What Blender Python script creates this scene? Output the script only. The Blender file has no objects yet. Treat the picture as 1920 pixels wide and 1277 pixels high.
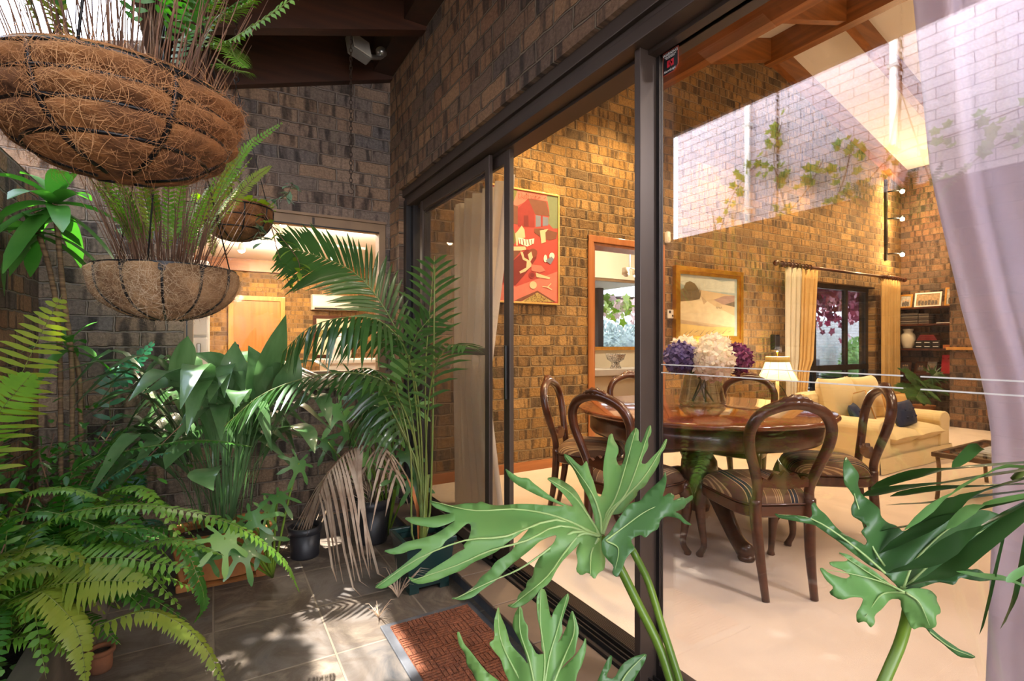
import bpy, bmesh, math, random
from mathutils import Vector, Matrix, noise
from mathutils.geometry import delaunay_2d_cdt
C = bpy.context.scene.collection
R = random.Random(7)
PI = math.pi
sn, cs = math.sin, math.cos
CLAMP=[False]
# ---------------------------------------------------------------- camera frame
TH = math.radians(30.3); FPX = 958.0; HC = 1.15; HOR = 644.0
def P(px, py, f):
    r = (px-960)/FPX*f; u = -(py-HOR)/FPX*f
    return Vector((f*sn(TH)+r*cs(TH), f*cs(TH)-r*sn(TH), HC+u))
def lerp(a, b, t): return a+(b-a)*t
# ---------------------------------------------------------------- mesh builder
class MB:
    def __init__(s): s.v=[]; s.f=[]; s.m=[]; s.sm=[]
    def add(s, vs, fs, mi=0, smooth=False):
        b=len(s.v); s.v.extend(Vector(v) for v in vs)
        for f in fs:
            s.f.append([b+i for i in f]); s.m.append(mi); s.sm.append(smooth)
    def box(s, a, b, mi=0, bev=0.0):
        x0,x1=sorted((a[0],b[0])); y0,y1=sorted((a[1],b[1])); z0,z1=sorted((a[2],b[2]))
        if bev>0:
            m=bmesh.new(); bmesh.ops.create_cube(m,size=1)
            for v in m.verts: v.co=Vector((lerp(x0,x1,v.co.x+.5),lerp(y0,y1,v.co.y+.5),lerp(z0,z1,v.co.z+.5)))
            bmesh.ops.bevel(m,geom=list(m.edges),offset=bev,segments=2,affect='EDGES',profile=.5)
            m.verts.index_update()
            s.add([v.co.copy() for v in m.verts],[[v.index for v in f.verts] for f in m.faces],mi,False); m.free(); return
        s.add([(x0,y0,z0),(x1,y0,z0),(x1,y1,z0),(x0,y1,z0),(x0,y0,z1),(x1,y0,z1),(x1,y1,z1),(x0,y1,z1)],
              [(0,3,2,1),(4,5,6,7),(0,1,5,4),(1,2,6,5),(2,3,7,6),(3,0,4,7)],mi)
    def prism(s, poly, ax, a, b, mi=0):
        """poly: list of 2d points; ax: extrude axis 0/1/2; a..b extents"""
        def mk(p,t):
            if ax==0: return (t,p[0],p[1])
            if ax==1: return (p[0],t,p[1])
            return (p[0],p[1],t)
        n=len(poly); vs=[mk(p,a) for p in poly]+[mk(p,b) for p in poly]
        fs=[list(range(n))[::-1],list(range(n,2*n))]+[(i,(i+1)%n,n+(i+1)%n,n+i) for i in range(n)]
        s.add(vs,fs,mi)
    def tube(s, pts, r, n=6, mi=0, caps=True, smooth=True):
        pts=[Vector(p) for p in pts]; k=len(pts)
        rs=r if isinstance(r,(list,tuple)) else [r]*k
        up=Vector((0,0,1)); vs=[]
        T0=(pts[1]-pts[0]).normalized()
        N=T0.orthogonal().normalized()
        for i,p in enumerate(pts):
            T=(pts[min(i+1,k-1)]-pts[max(i-1,0)])
            T=T.normalized() if T.length>1e-9 else T0
            N=(N-T*N.dot(T)); N=N.normalized() if N.length>1e-6 else T.orthogonal().normalized()
            B=T.cross(N)
            for j in range(n):
                a=2*PI*j/n; vs.append(p+(N*cs(a)+B*sn(a))*rs[i])
        fs=[]
        for i in range(k-1):
            for j in range(n):
                fs.append((i*n+j,i*n+(j+1)%n,(i+1)*n+(j+1)%n,(i+1)*n+j))
        if caps: fs.append(list(range(n))[::-1]); fs.append(list(range((k-1)*n,k*n)))
        s.add(vs,fs,mi,smooth)
    def lathe(s, prof, c=(0,0,0), n=24, mi=0, smooth=True, sx=1, sy=1, wob=None):
        c=Vector(c); vs=[]; k=len(prof)
        for (r,z) in prof:
            for j in range(n):
                a=2*PI*j/n; w=1 if wob is None else 1+wob(a,z)
                vs.append(c+Vector((r*w*cs(a)*sx,r*w*sn(a)*sy,z)))
        fs=[]
        for i in range(k-1):
            for j in range(n): fs.append((i*n+j,i*n+(j+1)%n,(i+1)*n+(j+1)%n,(i+1)*n+j))
        if prof[0][0]>1e-4: fs.append(list(range(n))[::-1])
        if prof[-1][0]>1e-4: fs.append(list(range((k-1)*n,k*n)))
        s.add(vs,fs,mi,smooth)
    def blob(s, c, r, mi=0, n=12, m=8, fn=None):
        """ellipsoid; r 3-tuple; fn(dir)->scale"""
        c=Vector(c); vs=[]
        for i in range(m+1):
            t=PI*i/m
            for j in range(n):
                a=2*PI*j/n; d=Vector((sn(t)*cs(a),sn(t)*sn(a),cs(t))); k=fn(d) if fn else 1
                vs.append(c+Vector((d.x*r[0],d.y*r[1],d.z*r[2]))*k)
        fs=[(i*n+j,(i+1)*n+j,(i+1)*n+(j+1)%n,i*n+(j+1)%n) for i in range(m) for j in range(n)]
        s.add(vs,fs,mi,True)
    def pillow(s, c, sx, sy, sz, rot=None, mi=0, n=14, pw=.38):
        """cushion: puffed square lying in local xy, thickness sz"""
        c=Vector(c); vs=[]; fs=[]
        M=rot or Matrix.Identity(3)
        for side in (1,-1):
            b=len(vs)
            for i in range(n+1):
                for j in range(n+1):
                    u=-1+2*i/n; v=-1+2*j/n
                    h=((1-u*u)*(1-v*v)); h=max(h,0)**pw
                    pin=1-.07*(1-abs(u)**2)*abs(v)**4-.0*abs(u); pin2=1-.07*(1-abs(v)**2)*abs(u)**4
                    vs.append(c+M@Vector((u*sx*pin2,v*sy*pin,side*h*sz)))
            for i in range(n):
                for j in range(n):
                    q=(b+i*(n+1)+j,b+(i+1)*(n+1)+j,b+(i+1)*(n+1)+j+1,b+i*(n+1)+j+1)
                    fs.append(q if side>0 else q[::-1])
        s.add(vs,fs,mi,True)
    def grid(s, fn, nu, nv, mi=0, smooth=True):
        vs=[fn(i/nu,j/nv) for j in range(nv+1) for i in range(nu+1)]
        fs=[(j*(nu+1)+i,j*(nu+1)+i+1,(j+1)*(nu+1)+i+1,(j+1)*(nu+1)+i) for j in range(nv) for i in range(nu)]
        s.add(vs,fs,mi,smooth)
    def blade(s, pts, ws, up=Vector((0,0,1)), fold=.25, mi=0, twist=0):
        """leaf blade: centre path, half widths, V fold"""
        pts=[Vector(p) for p in pts]; k=len(pts); vs=[]
        for i,p in enumerate(pts):
            T=(pts[min(i+1,k-1)]-pts[max(i-1,0)]).normalized()
            S=T.cross(up); S=S.normalized() if S.length>1e-5 else T.orthogonal().normalized()
            Nn=S.cross(T)
            if twist:
                a=twist*i/(k-1); S,Nn=S*cs(a)+Nn*sn(a),Nn*cs(a)-S*sn(a)
            w=ws[i]
            vs+= [p-S*w+Nn*w*fold, p, p+S*w+Nn*w*fold]
        fs=[]
        for i in range(k-1):
            a=i*3; fs+=[(a,a+1,a+4,a+3),(a+1,a+2,a+5,a+4)]
        s.add(vs,fs,mi,True)
    def obj(s, name, mat, parent=None, recalc=False):
        off=Vector((0,0,0)); q=parent
        while q is not None: off+=q.location; q=q.parent
        me=bpy.data.meshes.new(name)
        if CLAMP[0]:
            for v in s.v: v.x=max(v.x,-.862); v.y=min(v.y,3.906); v.z=max(v.z,-.1095)
        me.from_pydata([v-off for v in s.v],[],s.f)
        mats=mat if isinstance(mat,(list,tuple)) else [mat]
        for m in mats: me.materials.append(m)
        for p,i,sm in zip(me.polygons,s.m,s.sm): p.material_index=i; p.use_smooth=sm
        if recalc:
            b=bmesh.new(); b.from_mesh(me); bmesh.ops.recalc_face_normals(b,faces=b.faces); b.to_mesh(me); b.free()
        me.update()
        o=bpy.data.objects.new(name,me); C.objects.link(o); o.parent=parent
        return o
def spline(ctrl, n):
    ctrl=[Vector(c) for c in ctrl]; k=len(ctrl); out=[]
    for i in range(n):
        t=i/(n-1)*(k-1); a=min(int(t),k-2); u=t-a
        p0=ctrl[a-1] if a>0 else ctrl[a]*2-ctrl[a+1]; p1=ctrl[a]; p2=ctrl[a+1]
        p3=ctrl[a+2] if a+2<k else ctrl[a+1]*2-ctrl[a]
        out.append(.5*((2*p1)+(p2-p0)*u+(2*p0-5*p1+4*p2-p3)*u*u+(3*p1-p0-3*p2+p3)*u*u*u))
    return out
def tag(o, label, cat, group=None, kind=None):
    o['label']=label; o['category']=cat
    if group: o['group']=group
    if kind: o['kind']=kind
    return o
def thing(name, label, cat, loc=(0,0,0), group=None):
    o=bpy.data.objects.new(name,None); o.empty_display_size=.1; C.objects.link(o); o.location=loc
    return tag(o,label,cat,group)
def struct(o, kind='structure'): o['kind']=kind; return o
def copy_tree(o, parent=None):
    c=o.copy(); C.objects.link(c); c.parent=parent
    for ch in list(o.children): copy_tree(ch,c)
    return c
# ---------------------------------------------------------------- materials
def _nt(name):
    m=bpy.data.materials.new(name); m.use_nodes=True; nt=m.node_tree; nt.nodes.clear(); return m,nt
def L(nt,a,b): nt.links.new(a,b)
def nd(nt,t,**kw):
    n=nt.nodes.new(t)
    for k,v in kw.items():
        if k.startswith('i_'):
            n.inputs[k[2:].replace('_',' ')].default_value=v
        else: setattr(n,k,v)
    return n
def c4(c): return (c[0],c[1],c[2],1)
def hx(r,g,b):
    f=lambda u:(u/255/12.92) if u/255<=.04045 else ((u/255+.055)/1.055)**2.4
    return (f(r),f(g),f(b))
def pm(name, c1, c2=None, scale=6, rough=.5, metal=0, bump=0, stretch=(1,1,1), transl=0, coat=0, detail=4, spec=.5, emis=None, es=0, alpha=1, bscale=None, sheen=0):
    m,nt=_nt(name); out=nd(nt,'ShaderNodeOutputMaterial'); b=nd(nt,'ShaderNodeBsdfPrincipled')
    b.inputs['Roughness'].default_value=rough; b.inputs['Metallic'].default_value=metal
    b.inputs['Specular IOR Level'].default_value=spec; b.inputs['Coat Weight'].default_value=coat
    if sheen: b.inputs['Sheen Weight'].default_value=sheen
    if c2 is None: c2=tuple(x*.82 for x in c1)
    tc=nd(nt,'ShaderNodeTexCoord'); mp=nd(nt,'ShaderNodeMapping'); mp.inputs['Scale'].default_value=stretch
    L(nt,tc.outputs['Object'],mp.inputs['Vector'])
    nz=nd(nt,'ShaderNodeTexNoise'); nz.inputs['Scale'].default_value=scale; nz.inputs['Detail'].default_value=detail
    L(nt,mp.outputs[0],nz.inputs['Vector'])
    rp=nd(nt,'ShaderNodeValToRGB'); rp.color_ramp.elements[0].position=.33; rp.color_ramp.elements[1].position=.67
    rp.color_ramp.elements[0].color=c4(c1); rp.color_ramp.elements[1].color=c4(c2)
    L(nt,nz.outputs['Fac'],rp.inputs['Fac']); L(nt,rp.outputs['Color'],b.inputs['Base Color'])
    if bump:
        n2=nz
        if bscale:
            n2=nd(nt,'ShaderNodeTexNoise'); n2.inputs['Scale'].default_value=bscale; n2.inputs['Detail'].default_value=6
            L(nt,mp.outputs[0],n2.inputs['Vector'])
        bp=nd(nt,'ShaderNodeBump'); bp.inputs['Strength'].default_value=bump; bp.inputs['Distance'].default_value=.01
        L(nt,n2.outputs['Fac'],bp.inputs['Height']); L(nt,bp.outputs[0],b.inputs['Normal'])
    if emis:
        b.inputs['Emission Color'].default_value=c4(emis); b.inputs['Emission Strength'].default_value=es
    sh=b.outputs[0]
    if transl:
        tr=nd(nt,'ShaderNodeBsdfTranslucent'); mx=nd(nt,'ShaderNodeMixShader'); mx.inputs[0].default_value=transl
        hs=nd(nt,'ShaderNodeHueSaturation'); hs.inputs['Saturation'].default_value=1.15; hs.inputs['Value'].default_value=1.6
        L(nt,rp.outputs['Color'],hs.inputs['Color']); L(nt,hs.outputs[0],tr.inputs['Color'])
        L(nt,sh,mx.inputs[1]); L(nt,tr.outputs[0],mx.inputs[2]); sh=mx.outputs[0]
    if alpha<1:
        tp=nd(nt,'ShaderNodeBsdfTransparent'); mx=nd(nt,'ShaderNodeMixShader'); mx.inputs[0].default_value=alpha
        L(nt,tp.outputs[0],mx.inputs[1]); L(nt,sh,mx.inputs[2]); sh=mx.outputs[0]
    L(nt,sh,out.inputs[0]); return m
def brick(name, axis, tones, dark, mortar, w=.262, h=.094, gap=.011, band=.55, bump=1.0, rough=.85, offx=0, offz=0, dist=.012, wob=.018):
    """running bond; axis: which world axis runs along the wall"""
    m,nt=_nt(name); out=nd(nt,'ShaderNodeOutputMaterial'); b=nd(nt,'ShaderNodeBsdfPrincipled'); b.inputs['Roughness'].default_value=rough
    b.inputs['Specular IOR Level'].default_value=.25
    g=nd(nt,'ShaderNodeNewGeometry'); sp=nd(nt,'ShaderNodeSeparateXYZ'); L(nt,g.outputs['Position'],sp.inputs[0])
    cb=nd(nt,'ShaderNodeCombineXYZ')
    ad=nd(nt,'ShaderNodeMath',operation='ADD'); ad.inputs[1].default_value=offx+20*w; L(nt,sp.outputs[axis],ad.inputs[0]); L(nt,ad.outputs[0],cb.inputs[0])
    az=nd(nt,'ShaderNodeMath',operation='ADD'); az.inputs[1].default_value=offz+20*h; L(nt,sp.outputs[2],az.inputs[0]); L(nt,az.outputs[0],cb.inputs[1])
    # wobble so edges are irregular
    wn=nd(nt,'ShaderNodeTexNoise'); wn.inputs['Scale'].default_value=14; wn.inputs['Detail'].default_value=3; L(nt,cb.outputs[0],wn.inputs['Vector'])
    sub=nd(nt,'ShaderNodeVectorMath',operation='SUBTRACT'); L(nt,wn.outputs['Color'],sub.inputs[0]); sub.inputs[1].default_value=(.5,.5,.5)
    scl=nd(nt,'ShaderNodeVectorMath',operation='SCALE'); scl.inputs['Scale'].default_value=wob; L(nt,sub.outputs[0],scl.inputs[0])
    av=nd(nt,'ShaderNodeVectorMath',operation='ADD'); L(nt,cb.outputs[0],av.inputs[0]); L(nt,scl.outputs[0],av.inputs[1])
    bt=nd(nt,'ShaderNodeTexBrick'); L(nt,av.outputs[0],bt.inputs['Vector'])
    bt.offset=.5; bt.inputs['Scale'].default_value=1; bt.inputs['Brick Width'].default_value=w; bt.inputs['Row Height'].default_value=h
    bt.inputs['Mortar Size'].default_value=gap*.5; bt.inputs['Mortar Smooth'].default_value=.6; bt.inputs['Bias'].default_value=0
    bt.inputs['Color1'].default_value=(0,0,0,1); bt.inputs['Color2'].default_value=(1,1,1,1); bt.inputs['Mortar'].default_value=(.5,.5,.5,1)
    rp=nd(nt,'ShaderNodeValToRGB'); el=rp.color_ramp.elements
    while len(el)<len(tones): el.new(.5)
    for i,t in enumerate(tones): el[i].position=i/(len(tones)-1); el[i].color=c4(t)
    L(nt,bt.outputs['Color'],rp.inputs['Fac'])
    # burnt bands: noise stretched upright, shifted brick by brick
    mp=nd(nt,'ShaderNodeMapping'); mp.inputs['Scale'].default_value=(19,2.5,1); L(nt,av.outputs[0],mp.inputs['Vector'])
    sh=nd(nt,'ShaderNodeVectorMath',operation='ADD'); L(nt,mp.outputs[0],sh.inputs[0])
    s2=nd(nt,'ShaderNodeVectorMath',operation='SCALE'); s2.inputs['Scale'].default_value=37; L(nt,bt.outputs['Color'],s2.inputs[0]); L(nt,s2.outputs[0],sh.inputs[1])
    bn=nd(nt,'ShaderNodeTexNoise'); bn.inputs['Scale'].default_value=1; bn.inputs['Detail'].default_value=2; L(nt,sh.outputs[0],bn.inputs['Vector'])
    br=nd(nt,'ShaderNodeMapRange'); br.inputs['From Min'].default_value=.50; br.inputs['From Max'].default_value=.64; br.inputs['To Max'].default_value=band; L(nt,bn.outputs['Fac'],br.inputs['Value'])
    m1=nd(nt,'ShaderNodeMix',data_type='RGBA'); L(nt,br.outputs[0],m1.inputs['Factor']); L(nt,rp.outputs['Color'],m1.inputs[6]); m1.inputs[7].default_value=c4(dark)
    fn=nd(nt,'ShaderNodeTexNoise'); fn.inputs['Scale'].default_value=60; fn.inputs['Detail'].default_value=6; fn.inputs['Roughness'].default_value=.7; L(nt,cb.outputs[0],fn.inputs['Vector'])
    fr=nd(nt,'ShaderNodeMapRange'); fr.inputs['From Min'].default_value=.3; fr.inputs['From Max'].default_value=.7; fr.inputs['To Min'].default_value=.6; fr.inputs['To Max'].default_value=1.25; L(nt,fn.outputs['Fac'],fr.inputs['Value'])
    m2=nd(nt,'ShaderNodeMix',data_type='RGBA',blend_type='MULTIPLY'); m2.inputs['Factor'].default_value=1; L(nt,m1.outputs[2],m2.inputs[6]); L(nt,fr.outputs[0],m2.inputs[7])
    m3=nd(nt,'ShaderNodeMix',data_type='RGBA'); L(nt,bt.outputs['Fac'],m3.inputs['Factor']); L(nt,m2.outputs[2],m3.inputs[6]); m3.inputs[7].default_value=c4(mortar)
    L(nt,m3.outputs[2],b.inputs['Base Color'])
    # relief
    iv=nd(nt,'ShaderNodeMath',operation='MULTIPLY_ADD'); iv.inputs[1].default_value=-1; iv.inputs[2].default_value=1; L(nt,bt.outputs['Fac'],iv.inputs[0])
    n3=nd(nt,'ShaderNodeTexNoise'); n3.inputs['Scale'].default_value=22; n3.inputs['Detail'].default_value=8; n3.inputs['Roughness'].default_value=.65; L(nt,cb.outputs[0],n3.inputs['Vector'])
    hh=nd(nt,'ShaderNodeMath',operation='MULTIPLY_ADD'); hh.inputs[1].default_value=.55; L(nt,n3.outputs['Fac'],hh.inputs[0]); L(nt,iv.outputs[0],hh.inputs[2])
    bp=nd(nt,'ShaderNodeBump'); bp.inputs['Strength'].default_value=bump; bp.inputs['Distance'].default_value=dist; L(nt,hh.outputs[0],bp.inputs['Height']); L(nt,bp.outputs[0],b.inputs['Normal'])
    L(nt,b.outputs[0],out.inputs[0]); return m
def wood(name, c1, c2, axis=0, rough=.4, coat=0, scale=1):
    st=[9,9,9]; st[axis]=.7
    return pm(name,c1,c2,scale=scale*2.2,rough=rough,coat=coat,stretch=tuple(st),bump=.06,detail=8)
def glass(name, refl=.08, tint=(1,1,1), fres=1.0, rough=0.0, ior=1.45):
    m,nt=_nt(name); out=nd(nt,'ShaderNodeOutputMaterial'); tp=nd(nt,'ShaderNodeBsdfTransparent'); tp.inputs[0].default_value=c4(tint)
    gl=nd(nt,'ShaderNodeBsdfGlossy'); gl.inputs['Roughness'].default_value=rough; mx=nd(nt,'ShaderNodeMixShader')
    g=nd(nt,'ShaderNodeNewGeometry'); dt=nd(nt,'ShaderNodeVectorMath',operation='DOT_PRODUCT'); L(nt,g.outputs['Incoming'],dt.inputs[0]); L(nt,g.outputs['Normal'],dt.inputs[1])
    ab=nd(nt,'ShaderNodeMath',operation='ABSOLUTE'); L(nt,dt.outputs['Value'],ab.inputs[0]); om=nd(nt,'ShaderNodeMath',operation='SUBTRACT'); om.inputs[0].default_value=1; L(nt,ab.outputs[0],om.inputs[1])
    pw=nd(nt,'ShaderNodeMath',operation='POWER'); pw.inputs[1].default_value=5; L(nt,om.outputs[0],pw.inputs[0])
    ma=nd(nt,'ShaderNodeMath',operation='MULTIPLY_ADD'); ma.inputs[1].default_value=.9*fres; ma.inputs[2].default_value=refl+.03; ma.use_clamp=True
    L(nt,pw.outputs[0],ma.inputs[0]); L(nt,ma.outputs[0],mx.inputs[0]); L(nt,tp.outputs[0],mx.inputs[1]); L(nt,gl.outputs[0],mx.inputs[2]); L(nt,mx.outputs[0],out.inputs[0]); return m
def emit(name,c,s):
    m,nt=_nt(name); out=nd(nt,'ShaderNodeOutputMaterial'); e=nd(nt,'ShaderNodeEmission'); e.inputs[0].default_value=c4(c); e.inputs[1].default_value=s; L(nt,e.outputs[0],out.inputs[0]); return m
BT=[hx(134,100,76),hx(152,114,82),hx(116,94,78),hx(158,122,90),hx(100,88,80),hx(142,108,80)]
BI=[hx(150,114,66),hx(172,132,80),hx(122,94,62),hx(180,140,88),hx(110,90,66),hx(158,118,70)]
ML=lambda **k:k
M={}
BX=[hx(140,116,98),hx(154,126,102),hx(124,110,100),hx(160,134,112),hx(112,104,100),hx(148,124,106)]
M['brick_x']=brick('brick_mottled_x',0,BX,hx(48,43,42),hx(142,128,116),band=.8,bump=1,dist=.035,gap=.014,wob=.022)
M['brick_y']=brick('brick_mottled_y',1,BT,hx(50,44,42),hx(126,112,96),band=.8,bump=1,dist=.035,gap=.014,wob=.022)
M['brick_in_x']=brick('brick_mottled_room_x',0,BI,hx(60,50,42),hx(150,128,98),band=.75,bump=1,dist=.05,wob=.026,gap=.015)
M['brick_far']=brick('brick_far_x',0,BI,hx(70,58,46),hx(170,140,110),w=.24,h=.086)
M['brick_white']=brick('brick_painted_white',1,[hx(228,216,222),hx(236,224,230),hx(220,208,216)],hx(205,196,205),hx(80,70,78),w=.245,h=.087,gap=.008,band=.15,bump=.3)
M['brick_patio']=brick('brick_patio_white',0,[hx(214,212,206),hx(226,222,216),hx(200,198,194)],hx(180,178,175),hx(160,158,154),w=.24,h=.086,band=.2,bump=.4)
M['white_paint']=pm('white_paint',hx(236,230,218),hx(228,221,208),rough=.6,scale=2)
M['cream_paint']=pm('cream_paint',hx(232,222,198),hx(226,214,188),rough=.5,scale=2)
M['ceil']=pm('ceiling_white',hx(232,222,206),hx(224,213,196),rough=.7,scale=2)
M['timber_dark']=wood('timber_dark',hx(74,40,22),hx(50,27,16),0,.45)
M['timber_beam']=wood('timber_beam',hx(156,96,46),hx(118,70,32),0,.4)
M['timber_beam_y']=wood('timber_beam_y',hx(148,90,42),hx(108,64,28),1,.4)
M['timber_trim']=wood('timber_trim',hx(172,108,58),hx(146,86,42),2,.35,coat=.3)
M['timber_trim_x']=wood('timber_trim_x',hx(172,108,58),hx(146,86,42),0,.35,coat=.3)
M['timber_gold']=wood('timber_gold',hx(206,148,62),hx(186,126,46),2,.4,coat=.2)
M['mahogany']=wood('mahogany',hx(92,48,26),hx(56,27,14),0,.3,coat=.35)
M['mahogany_top']=wood('mahogany_top',hx(140,74,38),hx(100,48,22),0,.14,coat=.6,scale=.6)
M['alum']=pm('bronze_aluminium',hx(68,56,48),hx(60,49,42),rough=.45,metal=.25,scale=3)
M['alum_dark']=pm('dark_aluminium',hx(44,39,37),hx(34,30,29),rough=.45,metal=.25)
M['frame_beige']=pm('beige_window_frame',hx(150,120,88),hx(134,106,78),rough=.5)
M['carpet']=pm('cream_carpet',hx(228,208,186),hx(220,198,174),scale=3,rough=.95,bump=.35,bscale=420,sheen=.3)
M['soil']=pm('dark_soil',hx(46,32,22),hx(24,17,12),scale=40,rough=.95,bump=1,bscale=60)
M['coir']=pm('coir_liner',hx(158,104,56),hx(90,56,30),scale=14,rough=.95,bump=1,bscale=50)
M['coir_grey']=pm('coir_liner_grey',hx(164,128,90),hx(108,78,50),scale=14,rough=.95,bump=1,bscale=50)
M['fibre']=pm('coir_fibre',hx(190,142,94),hx(152,100,58),scale=9,rough=.8)
M['fibre_grey']=pm('coir_fibre_grey',hx(214,192,160),hx(160,128,92),scale=9,rough=.8)
M['wire']=pm('black_wire',hx(22,22,24),hx(14,14,16),rough=.4,metal=.3)
M['chain']=pm('rusty_chain',hx(74,58,46),hx(50,38,30),rough=.5,metal=.6,scale=60)
M['fern']=pm('fern_green',hx(86,132,42),hx(110,150,54),scale=7,rough=.42,transl=.32)
M['fern_dark']=pm('fern_dark_green',hx(42,92,30),hx(64,116,40),scale=7,rough=.4,transl=.3)
M['fern_blue']=pm('fern_blue_green',hx(44,96,72),hx(66,122,88),scale=7,rough=.4,transl=.25)
M['fern_yellow']=pm('fern_yellow_green',hx(124,136,44),hx(104,126,40),scale=7,rough=.5,transl=.25)
M['fern_stem']=pm('fern_dry_stem',hx(126,90,66),hx(88,60,46),scale=20,rough=.7)
M['palm']=pm('palm_green',hx(46,78,38),hx(62,96,44),scale=5,rough=.3,transl=.2,coat=.2)
M['palm_stem']=pm('palm_stem',hx(88,108,44),hx(112,118,56),scale=9,rough=.45)
M['aspid']=pm('broad_leaf_green',hx(72,106,62),hx(96,128,84),scale=3,rough=.3,transl=.18,coat=.5,stretch=(6,6,1))
M['drac']=pm('dracaena_leaf',hx(62,120,50),hx(92,146,66),scale=4,rough=.35,transl=.28)
M['philo']=pm('philodendron_leaf',hx(102,150,82),hx(124,164,88),scale=5,rough=.45,transl=.2,coat=.08,bump=.08)
M['philo_dark']=pm('philodendron_dark',hx(62,104,56),hx(80,122,62),scale=5,rough=.38,transl=.18,coat=.15,bump=.08)
M['philo_vein']=pm('philodendron_vein',hx(170,192,122),hx(150,180,108),rough=.4)
M['stalk']=pm('green_stalk',hx(112,140,44),hx(82,112,34),scale=8,rough=.35)
M['bark']=pm('ringed_bark',hx(150,120,88),hx(92,70,50),scale=3,rough=.8,stretch=(1,1,26),bump=.5)
M['dry']=pm('dry_frond',hx(204,184,162),hx(160,132,110),scale=10,rough=.8,transl=.15)
M['terra']=pm('terracotta',hx(176,116,60),hx(142,86,42),scale=8,rough=.75,bump=.2)
M['pot_black']=pm('black_plastic',hx(42,42,46),hx(32,32,36),rough=.45)
M['pot_green']=pm('dark_green_plastic',hx(20,48,46),hx(15,38,37),rough=.35)
M['vine']=pm('vine_leaf',hx(104,140,44),hx(140,160,60),scale=4,rough=.5,transl=.35)
M['vine_red']=pm('burgundy_leaf',hx(122,40,62),hx(168,84,104),scale=4,rough=.5,transl=.35)
M['tradesc']=pm('striped_trailing_leaf',hx(70,104,72),hx(120,150,120),scale=3,rough=.4,transl=.2,stretch=(30,30,3))
M['gold']=pm('gilt_frame',hx(214,160,58),hx(184,128,38),rough=.28,metal=.75,scale=12,bump=.05)
M['black']=pm('black_plain',hx(16,16,17),hx(10,10,11),rough=.4)
M['white']=pm('white_plain',hx(236,234,228),hx(230,227,220),rough=.4)
M['steel']=pm('brushed_steel',hx(190,188,182),hx(170,168,162),rough=.3,metal=.9)
M['sofa']=pm('cream_sofa_fabric',hx(232,212,160),hx(226,204,150),scale=4,rough=.9,bump=.1,bscale=160,sheen=.3)
M['blue_cush']=pm('navy_velvet',hx(26,46,84),hx(18,34,66),scale=5,rough=.8)
M['curt_gold']=pm('gold_drape',hx(218,186,124),hx(206,170,106),scale=3,rough=.85,transl=.25)
M['curt_pale']=pm('pale_drape_lining',hx(216,208,186),hx(206,196,172),scale=3,rough=.85,transl=.3)
M['curt_grey']=pm('grey_lilac_drape',hx(202,198,206),hx(192,188,198),scale=3,rough=.85,transl=.5)
M['sheer']=pm('sheer_drape',hx(214,208,200),hx(204,198,190),scale=3,rough=.9,transl=.45,alpha=.8)
M['screen']=pm('fly_screen',hx(70,62,56),hx(60,54,50),rough=.8,alpha=.30)
M['glass_clear']=glass('glass_clear',.0,(.98,1,.99),1.0)
M['glass_dim']=glass('glass_dimmed',.0,(.50,.53,.55),1.0)  # darkening put into the panes to dim the bright view outdoors
M['glass_door']=glass('glass_door',.11,(.99,.98,.99),1.0)
M['glass_green']=glass('glass_green_tint',.13,(.88,.93,.91),1.0)
M['bulb']=emit('warm_bulb',(1,.78,.48),60)
M['lampshade']=pm('pleated_lampshade',hx(240,226,180),hx(232,214,160),scale=3,rough=.8,transl=.6,emis=(1,.88,.66),es=.75)
M['tile']=pm('sill_tile',hx(112,94,78),hx(94,78,66),scale=5,rough=.55,bump=.05)
# ================================================================ SETTING
YW=3.92        # the wall with the window, the doorway and the far window
X1=1.19        # courtyard face of the facade wall
XW5=9.5
def ceilz(x): return 4.94-.297*abs(x-6)
def wall_cols(mb, xs, holes, y0, y1, zb, top):
    """columns between xs; holes = (x0,x1,z0,z1)"""
    for a,b in zip(xs[:-1],xs[1:]):
        hs=sorted([h for h in holes if h[0]<=a+1e-6 and h[1]>=b-1e-6],key=lambda h:h[2])
        z=zb
        for h in hs:
            if h[2]>z+1e-4: mb.prism([(a,z),(b,z),(b,h[2]),(a,h[2])],1,y0,y1)
            z=h[3]
        mb.prism([(a,z),(b,z),(b,top(b)),(a,top(a))],1,y0,y1)
HK=(-.166,1.158,.90,2.085); HD=(3.21,4.11,-.15,2.14); HF=(6.75,8.67,-.15,2.0)
mb=MB(); wall_cols(mb,[-1.1,-.87,-.166,1.158,X1+.05],[HK],YW,YW+.22,-.25,lambda x:ceilz(x))
struct(mb.obj('wall_back',M['brick_x']))
mb=MB(); wall_cols(mb,[X1+.05,3.21,4.11,6,6.75,8.67,9.72],[HD,HF],YW,YW+.22,-.25,lambda x:ceilz(x)+.05)
struct(mb.obj('wall_back.001',M['brick_in_x']))
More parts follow.
